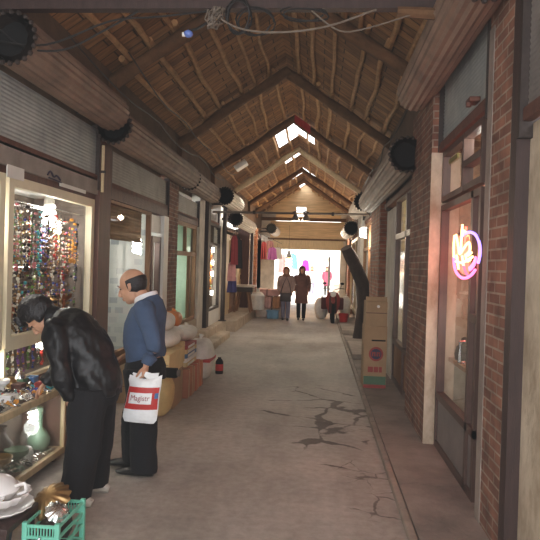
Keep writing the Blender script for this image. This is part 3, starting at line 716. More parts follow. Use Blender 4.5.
# ------- standing man in the blue sweater (faces -x, a little away from the lens)
MS = thing('person', 'balding man in a blue sweater and black trousers, looking down, white bag in hand', 'person', (-1.40,4.87,0))
f = V((-.985,.17,0)); lt = V((-.17,-.985,0))            # facing, his left (towards the lens)
hip = V((-1.36,4.87,.86)); 
hc = V((-1.482,4.885,1.492)); hf = V((-.92,.16,-.34)); hu = V((-.34,.07,.93))
sL = V((-1.325,4.68,1.315)); sR = V((-1.38,5.06,1.315))
eL = V((-1.225,4.625,1.06)); wL = V((-1.275,4.60,.915))
eR = V((-1.40,5.12,1.05)); wR = V((-1.56,5.06,.92))
kL = V((-1.335,4.79,.45)); kR = V((-1.455,4.98,.45)); aL = V((-1.335,4.80,.075)); aR = V((-1.465,5.0,.075))
hL = hip + lt*.095; hR = hip - lt*.095
tors = [V((-1.35,4.87,.80)),V((-1.355,4.87,.92)),V((-1.375,4.87,1.04)),V((-1.365,4.87,1.18)),V((-1.345,4.87,1.30)),V((-1.36,4.875,1.36))]
mb = MB()
mb.loft(tors,[.155,.158,.152,.165,.16,.07],[.115,.125,.13,.125,.095,.06],side=lt,n=20)
mb.loft([V((-1.345,4.875,1.30)),V((-1.385,4.878,1.39)),V((-1.435,4.88,1.45))],[.062,.056,.06],[.06,.06,.06],side=lt,n=14)
wfn, RH, hl = head_piece(mb, hc, hf, hu, 1.13)
for S,E,W in ((sL,eL,wL),(sR,eR,wR)):
    p, r = spath([S,E,W],[.058,.042,.028]); mb.tube(p, r, 12)
hand_piece(mb, wL, (-.12,.03,-1), (-.9,.25,0), (-.3,-.9,0), 1.5, .98)
hand_piece(mb, wR, (-.8,0,-.5), (0,-.3,-1), (0,-1,0), .7, .98)
for H,K,A in ((hL,kL,aL),(hR,kR,aR)):
    p, r = spath([H,K,A],[.088,.056,.036]); mb.tube(p, r, 12)
body_s = fuse(mb,'body',M['skin'],MS,.0062,2)
def eyes(w, par, s=1.):
    for q in (-1,1):
        MB().ball(w(q*.030,.0775,.002),(.011*s,.009*s,.006*s),8,6).build('eye',M['black'],par)
eyes(wfn, MS)
# hair: back and sides of a bald crown, eyebrows, moustache shadow
mb = MB()
for q in range(27):
    az = math.radians(lerp(-98,98,q/26))     # 0 = straight back
    for k in range(7):
        t = k/6; back = max(0,math.cos(az*.75))
        z = lerp(-.045-.045*back, .004+.016*back, t); zz = max(-.95,min(.95,(z)/.098)); kk = math.sqrt(1-zz*zz)
        mb.ball(wfn(math.sin(az)*.079*kk, -.012-math.cos(az)*.098*kk, .028+z),.0105,7,5)
fuse(mb,'hair',M['hair'],MS,.006,2,.0015,60)
mb = MB()
for q in (-1,1): mb.loft([wfn(q*.012,.096,.028),wfn(q*.030,.094,.033),wfn(q*.050,.080,.026)],[.005,.006,.004],n=8)
mb.build('eyebrows',M['hair'],MS)
# sweater
mb = MB()
mb.loft([V((-1.355,4.87,.925)),V((-1.36,4.87,.94)),V((-1.355,4.87,.98)),V((-1.375,4.87,1.06)),V((-1.365,4.87,1.18)),V((-1.335,4.87,1.31)),V((-1.335,4.874,1.375)),V((-1.355,4.876,1.405))],
        [.168,.178,.182,.180,.192,.188,.125,.080],[.150,.155,.160,.164,.158,.135,.105,.080],side=lt,n=24)
for S,E,W in ((sL,eL,wL),(sR,eR,wR)):
    p, r = spath([S + (V((-1.35,4.87,1.28))-S)*.25,S,E,W+(E-W)*.08,W+(E-W)*.02],[.085,.082,.062,.046,.043]); mb.tube(p, r, 14)
fuse(mb,'sweater',M['sweater'],MS,.009,4,.006,8,lambda p: .6*math.sin(p.z*52+p.x*9)*max(0,1-abs(p.z-.97)/.14))
mb = MB(); p=[]
for i in range(20):
    a = 2*PI*i/20; p.append(V((-1.368,4.877,1.41))+f*(.082*math.cos(a))+lt*(.078*math.sin(a))+V((0,0,.034*(-math.cos(a))-.004)))
mb.loft(p,[.026]*20,[.011]*20,side=(0,0,1),n=10,closed=True); 
mb.build('collar',M['shirt'],MS)
# trousers
mb = MB()
mb.loft([V((-1.355,4.87,.93)),V((-1.35,4.87,.86)),V((-1.35,4.87,.76))],[.165,.18,.175],[.14,.165,.165],side=lt,n=20)
for H,K,A in ((hL,kL,aL),(hR,kR,aR)):
    p, r = spath([H,H.lerp(K,.5)+V((.005,0,0)),K,K.lerp(A,.6),A+V((0.01,0,.0)),A+V((.01,0,-.035))],[.128,.126,.112,.108,.108,.106]); mb.tube(p, r, 16)
fuse(mb,'trousers',M['trouser'],MS,.009,4,.010,7)
for A,d in ((aL,.0),(aR,.0)):
    h = V((A.x+.085,A.y,.0)); mb = MB(); foot_piece(mb,h,h+V((-.31,.03,0)),1,.07,.054); mb.build('shoe',M['shoe'],MS)
# belt pouch is not seen; bag he holds is a thing of its own
BG = thing('shopping_bag','white plastic shopping bag with red printed frame, hanging from the standing man\'s hand','bag',(-1.29,4.58,.47))
hh = V((-1.29,4.585,.835))
Lx = [(-1.425,.485),(-1.44,.52),(-1.432,.58),(-1.415,.64),(-1.405,.70),(-1.392,.76),(-1.400,.80),(-1.392,.838)]
Rx = [(-1.20,.475),(-1.178,.50),(-1.168,.58),(-1.165,.64),(-1.160,.70),(-1.150,.76),(-1.148,.80),(-1.143,.845)]
def ed(T,v):
    q = v*(len(T)-1); i = min(int(q),len(T)-2); t = q-i
    return lerp(T[i][0],T[i+1][0],t), lerp(T[i][1],T[i+1][1],t)
def bagp(u,v,off=0,side=-1):
    a = ed(Lx,v); b = ed(Rx,v); x = lerp(a[0],b[0],u); z = lerp(a[1],b[1],u)
    if v > .86: z += -.03*math.sin(PI*u)*((v-.86)/.14)
    th = .045*math.sin(PI*min(1,max(0,u)))**.6*(math.sin(PI*min(.98,max(.02,v*.93+.05)))**.7)
    wr = .006*noise.noise((u*5,v*7,3))+.004*noise.noise((u*11,v*4,8))
    return V((x, 4.585 + side*(th+.004+off) + wr, z))
mb = MB(); mb.grid(lambda u,v: bagp(u,v,0,-1),24,30); mb.grid(lambda u,v: bagp(u,v,0,1),24,30)
mb.build('bag_body',M['bag'],BG)
mb = MB()
for sx in (0.14,.86):   # handle straps running up into the fist
    p0 = bagp(sx,1,0,-1); p1 = bagp(sx,1,0,1)
    for pp in (p0,p1): mb.loft([pp-V((0,0,.012)), pp.lerp(hh,.5)+V((0,0,-.006)), hh+V((0,0,.02))],[.045,.030,.014],[.004,.004,.006],side=(1,0,0),n=8)
mb.build('handle',M['bag'],BG)
def patch(mb,u0,u1,v0,v1,off=.0035,nu=10,nv=6): mb.grid(lambda a,b: bagp(lerp(u0,u1,a),lerp(v0,v1,b),off),nu,nv)
mb = MB(); patch(mb,.02,.98,.60,.70); patch(mb,.02,.98,.30,.40); patch(mb,.02,.10,.40,.60,nu=4); patch(mb,.80,.98,.40,.60,nu=4)
mb.build('printed_frame',M['red'],BG)
M['bagblue'] = colm('blue_print',70,110,160)
mb = MB(); patch(mb,.88,.98,.50,.60,.006,4,4); mb.build('printed_corner',M['bagblue'],BG)
def text_mesh(txt, mapf, name, mat, parent, size=1.):
    cu = bpy.data.curves.new('t','FONT'); cu.body = txt; cu.align_x = 'CENTER'; cu.align_y = 'CENTER'; cu.size = size; cu.resolution_u = 3
    tmp = bpy.data.objects.new('t',cu); COL.objects.link(tmp)
    dg = bpy.context.evaluated_depsgraph_get(); dg.update()
    me = bpy.data.meshes.new_from_object(tmp.evaluated_get(dg)); bpy.data.objects.remove(tmp)
    o = ORI[parent.name] if parent is not None else V((0,0,0))
    for v in me.vertices: v.co = V(mapf(v.co.x,v.co.y)) - o
    me.materials.clear(); me.materials.append(mat); ob = bpy.data.objects.new(name,me); COL.objects.link(ob); ob.parent = parent; ORI[ob.name]=o
    return ob
text_mesh('Magistr', lambda x,y: bagp(.45+x*.20,.505+y*.14,.006), 'lettering', M['redd'], BG)

# ------- man bending over the counter
MBd = thing('person','man in a black leather jacket bending far forward over the jewellery counter','person',(-1.60,4.27,0))
lt = V((0,-1,0))
hc = V((-2.005,4.36,1.275)); hf = V((-.45,.06,-.89)); hu = V((-.89,.02,.45))
sp = [V((-1.545,4.30,.80)),V((-1.575,4.30,.92)),V((-1.625,4.31,1.05)),V((-1.70,4.32,1.16)),V((-1.785,4.33,1.235)),V((-1.86,4.34,1.265))]
sL = V((-1.79,4.15,1.19)); sR = V((-1.80,4.52,1.20)); eL = V((-1.715,4.06,.95)); wL = V((-1.665,4.12,.74)); eR = V((-1.90,4.60,.95)); wR = V((-2.03,4.56,.76))
hL = V((-1.555,4.20,.80)); hR = V((-1.555,4.40,.80)); kL = V((-1.575,4.16,.43)); kR = V((-1.57,4.42,.43)); aL = V((-1.625,4.14,.08)); aR = V((-1.60,4.42,.08))
mb = MB()
mb.loft(sp,[.15,.155,.16,.175,.165,.08],[.12,.125,.13,.125,.10,.07],side=lt,n=20)
mb.loft([sp[-2],sp[-1],V((-1.92,4.35,1.27)),hc+V((.03,0,0))],[.07,.06,.056,.06],side=lt,n=14)
wfn, RH, hl = head_piece(mb, hc, hf, hu, 1.07)
for S,E,W in ((sL,eL,wL),(sR,eR,wR)):
    p, r = spath([S,E,W],[.058,.042,.028]); mb.tube(p, r, 12)
hand_piece(mb, wL, (.35,.45,-1), (.2,1,0), (-1,.1,0), .5, .92)
hand_piece(mb, wR, (-.6,0,-.72), (.4,0,-.9), (0,-1,0), .6, .98)
for H,K,A in ((hL,kL,aL),(hR,kR,aR)):
    p, r = spath([H,K,A],[.088,.056,.036]); mb.tube(p, r, 12)
fuse(mb,'body',M['skin'],MBd,.0065,2); eyes(wfn, MBd)
# thick black hair
mb = MB()
for i in range(300):
    th = math.acos(1-2*(i+.5)/300); ph = i*2.39996
    a,b,d = math.sin(th)*math.cos(ph), math.sin(th)*math.sin(ph), math.cos(th)
    # a sideways, b forward, d up ; keep scalp only
    if b > .45 and d < .42: continue
    if d < -.62: continue
    if d < -.12 and b > .05 : continue
    mb.ball(wfn(a*.080, b*.101-.012,   .030+d*.106), .031+.004*noise.noise((a*3,b*3,d*3)),7,5)
for k in range(9):   # fringe falling over the brow
    a = (k-4)/4*.062; mb.tube([wfn(a,.060,.112),wfn(a*1.03,.090,.085),wfn(a*1.05,.100,.055)],[.026,.022,.014],7)
fuse(mb,'hair',M['hair'],MBd,.007,2,.004,45)
mb = MB()
for q in (-1,1): mb.loft([wfn(q*.012,.096,.028),wfn(q*.030,.094,.032),wfn(q*.050,.080,.026)],[.006,.007,.005],n=8)
mb.build('eyebrows',M['hair'],MBd)
# leather jacket with turned-up collar
mb = MB()
mb.loft([V((-1.53,4.30,.755)),V((-1.53,4.30,.78)),V((-1.555,4.30,.88)),V((-1.60,4.31,1.0)),V((-1.66,4.32,1.11)),V((-1.74,4.33,1.195)),V((-1.82,4.335,1.245)),V((-1.875,4.34,1.265))],
        [.185,.195,.195,.200,.215,.215,.16,.095],[.165,.172,.168,.168,.165,.155,.115,.085],side=lt,n=26)
for S,E,W in ((sL,eL,wL),(sR,eR,wR)):
    p, r = spath([S+(V((-1.76,4.33,1.2))-S)*.3,S,E,W+(E-W)*.06,W],[.10,.092,.068,.054,.052]); mb.tube(p, r, 16)
fuse(mb,'jacket',M['leather'],MBd,.009,3,.010,12,lambda p: .55*math.sin(p.z*40+p.x*30+3*noise.noise((p.x*4,p.y*4,p.z*4))))
mb = MB(); p = []
ax = V((-.93,.05,.20)).normalized(); c1 = V((0,-1,0)); c2 = ax.cross(c1).normalized()
mb.lathe([(.098,0),(.104,.02),(.100,.055),(.092,.062),(.088,.05),(.090,.0)],(0,0,0),24)
for v_i in range(len(mb.v)):
    q = mb.v[v_i]; mb.v[v_i] = V((-1.862,4.34,1.262)) + c1*q.x + c2*q.y*.85 + ax*q.z
mb.build('jacket_collar',M['leather'],MBd)
mb = MB()
mb.loft([V((-1.545,4.30,.87)),V((-1.54,4.30,.80)),V((-1.545,4.30,.70))],[.175,.188,.18],[.15,.165,.155],side=lt,n=20)
for H,K,A in ((hL,kL,aL),(hR,kR,aR)):
    p, r = spath([H,H.lerp(K,.5),K,K.lerp(A,.55),A+V((.01,0,.02)),A+V((.01,0,-.035))],[.128,.128,.118,.112,.108,.104]); mb.tube(p, r, 16)
fuse(mb,'trousers',M['trouser'],MBd,.009,4,.014,7)
for A in (aL,aR):
    h = V((A.x+.125,A.y-.01,.0)); mb = MB(); foot_piece(mb,h,h+V((-.29,.0,0)),1,.07,.05); mb.build('shoe',M['shoel'],MBd)

# ------- two women walking away from the far light, and people outside
def walker(label, loc, face, coat, trous, scarf, coat_len, k=1., stride=.1, group=None, bagc=None):
    t = thing('person', label, 'person', loc, group); o = V(loc)
    f = V((math.sin(face), math.cos(face), 0)); l = V((-f.y, f.x, 0)) ; 
    W = lambda a,b,z: o + (l*a + f*b)*k + V((0,0,z*k))
    mb = MB()
    mb.loft([W(0,0,.82),W(0,0,.95),W(0,0,1.1),W(0,0,1.25),W(0,0,1.36),W(0,0,1.42)],[.15,.14,.135,.15,.16,.06],[.11,.105,.10,.11,.09,.06],side=l,n=14)
    mb.loft([W(0,0,1.38),W(0,.01,1.50)],[.05,.05],side=l,n=10)
    wf,_,_ = head_piece(mb, W(0,.02,1.54), f+V((0,0,-.1)), (0,0,1), 1.0*k)
    for q in (-1,1):
        S, E, Wr = W(q*.19,0,1.33), W(q*.235,-.02,1.07), W(q*.20,.10,.88)
        p, r = spath([S,E,Wr],[.05,.04,.028]); mb.tube(p, r, 10); hand_piece(mb, Wr, (f*.4+V((0,0,-1))), -l*q, f, .8, k)
        p, r = spath([W(q*.09,0,.84),W(q*.085,q*stride*.6,.45),W(q*.08,q*stride,.07)],[.085,.055,.036]); mb.tube(p, r, 10)
    fuse(mb,'body',M['skin'],t,.013,1)
    mb = MB(); zs = [coat_len, coat_len+.08, .95, 1.1, 1.25, 1.36, 1.43]
    mb.loft([W(0,0,z) for z in zs],[.215,.205,.175,.165,.185,.185,.08],[.16,.155,.14,.13,.14,.115,.07],side=l,n=16)
    for q in (-1,1):
        p, r = spath([W(q*.14,0,1.34),W(q*.20,0,1.32),W(q*.245,-.02,1.07),W(q*.205,.08,.91)],[.07,.07,.058,.048]); mb.tube(p, r, 10)
    fuse(mb,'coat',coat,t,.016,2,.008,7)
    mb = MB()
    for q in (-1,1):
        p, r = spath([W(q*.09,0,.86),W(q*.085,q*stride*.6,.45),W(q*.08,q*stride,.06)],[.10,.072,.06]); mb.tube(p, r, 10)
    fuse(mb,'trousers',trous,t,.016,1)
    for q in (-1,1):
        h = W(q*.08,q*stride-.07,0); mb = MB(); foot_piece(mb,h,h+f*.25*k,1,.06,.04); mb.build('shoe',M['shoe'],t)
    if scarf:
        mb = MB(); 
        for i in range(160):
            th = math.acos(1-2*(i+.5)/160); ph = i*2.39996
            a,b,d = math.sin(th)*math.cos(ph), math.sin(th)*math.sin(ph), math.cos(th)
            if b > .45 and -.75 < d < .62: continue
            mb.ball(wf(a*.088,b*.108-.012,.01+d*.125),.03*k,6,4)
        mb.loft([W(0,.0,1.36),W(0,.0,1.42),W(0,-.01,1.48)],[.15,.12,.095],[.12,.11,.09],side=l,n=12)
        fuse(mb,'headscarf',scarf,t,.014,2)
    return t, W
M['greycoat'] = colm('grey_jacket',168,140,130,.9); M['browncoat'] = colm('brown_coat',112,76,66,.9); M['jeans'] = colm('faded_jeans',130,128,150,.9)
M['scarfd'] = colm('dark_brown_scarf',96,62,50,.9); M['scarfb'] = colm('brown_scarf',140,96,76,.9)
t1, W1 = walker('woman in a grey jacket and jeans walking beside the woman in the long coat',(-.97,19.2,0),PI,M['greycoat'],M['jeans'],M['scarfb'],.86,.98,.09)
t2, W2 = walker('woman in a long dark brown coat and headscarf walking beside the woman in jeans',(-.49,19.4,0),PI,M['browncoat'],M['trouser'],M['scarfd'],.52,1.0,.07)
hb = thing('handbag','dark shoulder bag carried at the hip of the woman in jeans','bag',(-.95,19.0,.7))
M['darkbag'] = colm('dark_bag_leather',52,36,36,.5)
mb = MB().rbox(-1.13,-.79,18.93,19.02,.58,.84,.03); mb.build('bag_body',M['darkbag'],hb)
MB().tube([(-1.12,18.97,.83),(-1.05,18.98,1.1),(-.95,18.99,1.34),(-.85,18.98,1.1),(-.80,18.97,.83)],.012,6).build('strap',M['darkbag'],hb)
M['pinkcoat'] = colm('dusty_pink_coat',150,70,92,.9); M['whitecoat'] = colm('pale_clothes',225,215,205,.9)
walker('person in a pink coat standing far outside the covered alley, beyond the motorbike',(.52,35.5,0),PI,M['pinkcoat'],M['trouser'],M['scarfd'],.6,1.,.05)
walker('distant person in pale clothes walking in the sunlit street',(-.35,36.5,0),PI,M['whitecoat'],M['jeans'],M['scarfb'],.7,1.,.08)

# ================================================================== JEWELLERY WINDOW
def strand(name, label, group, x, y, z, ln, w, ci, br, n, kind):
    t = thing(name, label, 'bead strand', (x,y,z), group)
    pts = []
    if kind == 'loop':
        for i in range(n):
            a = i/(n-1)*PI; yy = y + w*math.cos(a)*(.35+.65*math.sin(a)**.5 if a>0 else .35); pts.append(V((x+rnd.uniform(-.004,.004), yy, z - ln*math.sin(a)**.8)))
    else:
        for i in range(n): pts.append(V((x+rnd.uniform(-.005,.005), y+.012*math.sin(i*.9+w*50), z-ln*i/(n-1))))
    mb = MB()
    for i,p in enumerate(pts): mb.ball(p, br*(1+.35*math.sin(i*1.3+ci)), 6, 4, mi=(1 if i%5==2 else 0))
    mb.build('beads',[BEAD[ci],BEAD[(ci*5+3)%12]],t)
    cp = [pts[0]] + pts[1:-1:3] + [pts[-1]]
    MB().tube([V((x,y,z+.05)), cp[0]] if kind!='loop' else [cp[0]+V((0,0,.0)), V((x,y,z+.05)), cp[-1]],.002,4).build('cord',M['wire'],t)
    return t
rows = [('upper front row',-2.61,2.12,18,''),('upper middle row',-2.75,2.10,18,''),('upper back row',-2.92,2.13,18,''),('lower front row',-2.63,1.56,19,''),('lower middle row',-2.76,1.55,18,''),('lower back row',-2.90,1.58,18,'')]
for rn, x, z, n, _ in rows:
    for i in range(n):
        y = lerp(4.96,6.58,(i+.5)/n)+rnd.uniform(-.02,.02); ci = rnd.choice([0,1,2,3,3,3,4,4,4,5,6,7,8,8,8,9,10,10,10,10,11,11])
        kd = 'loop' if rnd.random() < .6 else 'drop'; ln = rnd.uniform(.40,.60) if rn[0]=='u' else rnd.uniform(.42,.74)
        strand('bead_strand', f"{BEADN[ci]} bead strand in the jewellery window, {rn}, {ORD[i]} across", 'bead strands in the jewellery window', x, y, z+rnd.uniform(-.06,.04), ln, rnd.uniform(.035,.06), ci, rnd.uniform(.009,.0145), 24, kd)
for i in range(9):
    ci = [6,10,4,7,7,5,6,10,1][i]; y = 4.92 + i*.095
    strand('bead_strand', f"{BEADN[ci]} bead strand in the low glass strip above the counter, {ORD[i]} from mullion", 'bead strands in the low glass strip', -2.58, y, .90, .20, .02, ci, .013, 11, 'drop')
# horizontal hanging rods and glass shelves of the window
for k,(z,x) in enumerate(((2.18,-2.61),(2.18,-2.75),(2.2,-2.92),(1.61,-2.63),(1.61,-2.76),(1.63,-2.90))):
    o = MB().tube([(x,4.84,z),(x,6.69,z)],.007,6).build('display_rail',M['silver']); tag(o, f'thin metal rod the strands hang from, {["upper front","upper middle","upper back","lower front","lower middle","lower back"][k]} in the jewellery window','rod','rods of the jewellery window')
sh = MB().box(-3.1,-2.62,4.84,6.69,1.145,1.16).build('glass_shelf',M['vitrine'],smooth=False); tag(sh,'glass shelf low in the jewellery window holding ornaments','shelf')
def vase(name, label, cat, c, prof, mat, group=None, s=1., spout=False, handle=False, lid=None):
    t = thing(name,label,cat,c,group); c = V(c)
    MB().lathe([(r*s,z*s) for r,z in prof],c,18).build('pot_body',mat,t)
    if handle:
        h = handle; MB().tube(spath([c+V((0,h[0]*s,h[1]*s)),c+V((0,h[2]*s,h[1]*s)),c+V((0,h[2]*s,h[3]*s)),c+V((0,h[0]*s,h[3]*s))],None,4),.010*s,6).build('handle',mat,t)
    if lid: MB().lathe([(r*s,z*s) for r,z in lid],c,16).build('lid',mat,t)
    return t
PV = [[(.001,0),(.035,0),(.03,.015),(.06,.06),(.055,.10),(.022,.15),(.03,.18),(.001,.18)],
      [(.001,0),(.05,0),(.05,.01),(.02,.03),(.02,.06),(.07,.10),(.075,.13),(.07,.132),(.001,.10)],
      [(.001,0),(.04,0),(.055,.05),(.05,.09),(.03,.11),(.035,.125),(.001,.125)]]
for i in range(11):
    k = i%3; m = ['gold','silver','copper','porcelain'][i%4]; mn = ['brass','silver','copper','white'][i%4]
    vase('ornament_pot', f"small {mn} {['long-necked vase','footed bowl','round jar'][k]} on the glass shelf of the jewellery window, {ORD[i]} from the mullion",'ornament',(-2.72-.1*(i%2),4.95+i*.152,1.16),PV[k],M[m],'ornaments on the glass shelf',1.25)
for i,(y,z,r,m) in enumerate(((5.0,1.80,.12,'silver'),(5.25,1.62,.10,'gold'),(5.75,1.78,.08,'porcelain'),(6.25,1.7,.09,'silver'))):
    o = MB().lathe([(.001,0),(r*.6,.004),(r,.02),(r*.98,.028),(r*.6,.012),(.001,.008)],(-3.12,y,z),22,axis='x',flute=.04,fn=14).build('wall_plate',M[m]); 
    tag(o, f"{['large silver','brass','small white','scalloped silver'][i]} decorative plate on the back of the jewellery window",'plate')
for i,(y,ci) in enumerate(((14.42,1),(14.7,5),(14.8,9),(14.62,2))):
    strand('bead_strand',f'{BEADN[ci]} bead strand in the narrow dark display beside the iron post, {ORD[i]} inward','bead strands in the narrow display',-2.55,y,2.0,.9,.04,ci,.02,24,'drop')
# lamps -------------------------------------------------------------
def cfl(label, c, s=1., mat='lamp', e=0, col=(1,.96,.88), hang=.2):
    t = thing('hanging_lamp', label, 'lamp', c); c = V(c)
    mb = MB(); p = []
    for i in range(49):
        a = i/48*2*PI*3; p.append(c+V((.026*math.cos(a),.026*math.sin(a),.10*(i/48)-.06))*s)
    mb.tube(p,.011*s,6); mb.build('glowing_tube',M[mat],t)
    MB().lathe([(.028*s,.045*s),(.026*s,.075*s),(.014*s,.10*s),(.014*s,.125*s)],c,12).build('lamp_holder',M['white'],t)
    if hang: MB().tube([c+V((0,0,.12*s)),c+V((0,0,.12*s+hang))],.004,5).build('flex',M['wire'],t)
    if e: plight(c+V((.0,0,-.09*s)), e, col)
cfl('spiral lamp glowing brightly high in the jewellery window, beyond the mullion',(-2.70,6.02,2.14),1.9,'lamp',16,(1,.95,.86),.0)
cfl('spiral lamp glowing beside the cream mullion of the jewellery window',(-2.68,4.60,2.1),1.6,'lamp',10,(1,.95,.86),.02)
cfl('white lamp glowing under the bending man\'s face, behind the low glass strip',(-2.58,5.62,.90),.85,'lamp',0,(1,1,1),.0)
cfl('white lamp glowing low beside the counter top near the mullion',(-2.56,4.80,.86),1.15,'lamp',3,(1,.98,.94),.0)
cfl('white lamp glowing inside the glass counter',(-2.24,4.80,.43),1.05,'lamp',1.5,(1,.98,.92),.0)
cfl('white lamp hanging in the tiled shop above the standing man',(-2.72,9.13,1.93),2.0,'lamp',2.5,(1,.98,.94),.25)
cfl('slim lamp glowing at the edge of the tiled shop window near the brown post',(-2.66,7.55,1.6),1.5,'lamp',4,(1,.97,.92),.5)
cfl('lamp glowing inside the shop with pale green panes',(-3.2,11.9,1.62),1.3,'lamp',20,(.95,1,.9),.3)
for i,z in enumerate((2.02,1.72,1.45,1.0)):
    cfl(f'small lamp in the narrow dark display, {ORD[i]} from the top of its column',(-2.50,14.55,z),.95,'lamp',2.0,(1,.9,.75),.0)
cfl('warm lamp glowing beside the head of the woman in jeans',(-1.02,21.4,1.80),3.2,'lampw',40,(1,.66,.36),.9)
plight((-1.6,23.6,2.9),60,(1,.78,.5)); plight((.5,22.6,2.7),60,(1,.82,.58))  # unseen fill lights added to brighten the far roof and gable
cfl('white lamp glowing on the wall above the leaning trunk',(.98,14.0,2.50),2.0,'lamp',40,(1,.9,.72),.12)
cfl('small lamp glowing inside the shop beyond the neon shop',(1.75,8.9,1.35),1.2,'lamp',10,(1,.9,.7),.6)
plight((1.3,5.0,2.72),6,(1,.93,.84)); plight((1.36,5.2,1.2),5,(1,.9,.8)); plight((1.9,5.2,2.6),14,(1,.93,.84)); plight((1.75,9.3,2.4),9,(1,.86,.62)); plight((-2.85,8.2,2.2),2.5,(1,.97,.92))
plight((-2.3,4.3,.5),1.0,(1,.97,.9),.04)

# ================================================================== GLASS COUNTER AND TRINKETS
ct = thing('display_counter','low glass display counter with pale wooden edges, the bending man leans over it','display counter',(-2.3,4.1,0))
mb = MB(); X0,X1,Y0,Y1 = -2.48,-2.09,2.9,5.10
mb.rbox(X1-.04,X1,Y0,Y1,.575,.63,.008); mb.rbox(X0,X1,Y1-.04,Y1,.575,.63,.008); mb.rbox(X0,X0+.04,Y0,Y1,.575,.63,.008)
mb.build('top_edge',M['woodpale'],ct)
mb = MB(); mb.rbox(X1-.04,X1,Y0,Y1,.06,.115,.008); mb.rbox(X0,X1,Y1-.04,Y1,.06,.115,.008); mb.build('bottom_edge',M['woodpale'],ct)
for (a,b) in ((X1-.035,Y1-.035),(X1-.035,Y0)): MB().box(a,a+.033,b,b+.033,.11,.58).build('corner_post',M['woodpale'],ct,smooth=False)
MB().box(X0,X1-.03,Y0,Y1,.07,.10).build('bottom_board',M['wooddark'],ct,smooth=False)
MB().box(X0,X0+.012,Y0,Y1,.10,.60).build('back_board',M['casegrey'],ct,smooth=False)
MB().box(X0+.012,X1-.02,Y0+.02,Y1-.02,.588,.594).build('glass_top',M['vitrine'],ct,smooth=False)
MB().box(X1-.018,X1-.013,Y0+.03,Y1-.03,.115,.576).build('glass_front',M['vitrine'],ct,smooth=False)
MB().box(X0+.02,X1-.03,Y1-.03,Y1-.025,.115,.576).build('end_panel',M['wooddark'],ct,smooth=False)
MB().box(X0+.02,X1-.10,Y0+.05,Y1-.08,0,.065).build('shade_block',M['wooddark2'],ct,smooth=False)  # added dark block stands in for the shadow under the counter
for yy in (3.1,4.0,5.0): MB().box(X0+.02,X1-.06,yy,yy+.06,0,.07).build('foot',M['wooddark'],ct,smooth=False)
# inside the counter
PG = colm('pale_green_glaze',130,160,138,.2)
M['pgreen'] = PG
t = vase('jug','pale green jug with a long neck inside the glass counter','jug',(-2.27,4.98,.10),[(.001,0),(.06,0),(.085,.05),(.09,.10),(.06,.15),(.028,.19),(.026,.30),(.036,.34),(.030,.345),(.001,.30)],PG,None,1.05,handle=(.03,.28,.10,.16))
items = [('silver teapot standing inside the glass counter behind the green jug','teapot',(-2.36,5.0,.10),2,'silver',1.5,(.05,.03,.085,.10)),
 ('white porcelain sugar bowl inside the glass counter below the lamp','bowl',(-2.22,4.66,.10),2,'porcelain',1.0,(.05,.03,.08,.09)),
 ('dark green bowl inside the glass counter, second from the end','bowl',(-2.22,4.50,.10),1,'green',1.2,None),
 ('brass footed bowl inside the glass counter near the dish stack','bowl',(-2.25,4.30,.10),1,'gold',1.2,None),
 ('small silver jar inside the glass counter near the dish stack','jar',(-2.2,4.18,.10),2,'silver',1.0,None),
 ('dark iron jar standing inside the glass counter against its back','jar',(-2.38,4.55,.10),0,'iron',1.7,None),
 ('white vase standing inside the glass counter against its back','vase',(-2.38,4.36,.10),0,'porcelain',1.6,None)]
for l,c,p,k,m,s,h in items: vase(c if c!='bowl' else 'serving_bowl',l,c,p,PV[k],M[m],None,s,handle=h)
for i in range(36):   # silver trinkets scattered on the counter floor
    y = 4.04+(i//2)*.052+rnd.uniform(-.02,.02); x = -2.15-.045*(i%5); zz = .108+.02*(i%4)*(1 if i<24 else 0); tl_ = rnd.uniform(-.7,.7)
    o = MB().tube([V((x+.026*math.cos(a/10*2*PI),y+.026*math.sin(a/10*2*PI),zz+.018+.018*tl_*math.cos(a/10*2*PI))) for a in range(10)],.006,6,closed=True,side=(0,0,1)).build('bangle',M['silver'] if i%4 else BEAD[3])
    tag(o,f'{"silver" if i%4 else "black"} bangle inside the glass counter, {ORD[i//2]} pair from the dish end, {["front","back"][i%2]} of it','bangle','silver bangles inside the counter')
# on the counter
top = .632
def bangle(x,y,z,r,m,tilt,label,grp):
    ax = V((math.sin(tilt),.2,math.cos(tilt))).normalized(); u = ax.cross(V((0,1,0))).normalized(); w = ax.cross(u)
    o = MB().tube([V((x,y,z+r*abs(math.sin(tilt))+.006))+u*(r*math.cos(a/12*2*PI))+w*(r*math.sin(a/12*2*PI)) for a in range(12)],.0075,6,closed=True,side=tuple(ax)).build('bangle',m); tag(o,label,'bangle',grp)
for i in range(40):
    x = -2.13-.032*(i%10)+rnd.uniform(-.008,.008); y = 4.02+.26*(i//10)+.025*(i%10)+rnd.uniform(-.02,.02); k = [10,11,10,4,2,0,11,10,1,3][(i*7)%10]
    bangle(x,y,top-.002,rnd.uniform(.024,.036),BEAD[k],rnd.uniform(.1,1.2),f'{BEADN[k]} bangle on the counter, {ORD[i//10]} cluster from dish end, {ORD[i%10]} from front','bangles on the counter top')
for i in range(26):
    x = -2.16-.05*(i%6)+rnd.uniform(-.01,.01); y = 4.08+.2*(i//6)+.03*(i%6); ci = rnd.choice([0,2,3,4,4,6,8,10,10,11]); mb = MB()
    for j in range(16):
        a = j/16*2*PI; rr = .034+.008*math.sin(3*a+i); mb.ball((x+rr*math.cos(a),y+rr*math.sin(a),top+.022+.012*math.sin(2*a+i)),.0105,6,4)
    o = mb.build('bead_bracelet',BEAD[ci]); tag(o,f'{BEADN[ci]} bead bracelet on the counter, {ORD[i//6]} row from dish end, {ORD[i%6]} from front','bracelet','bead bracelets on the counter top')
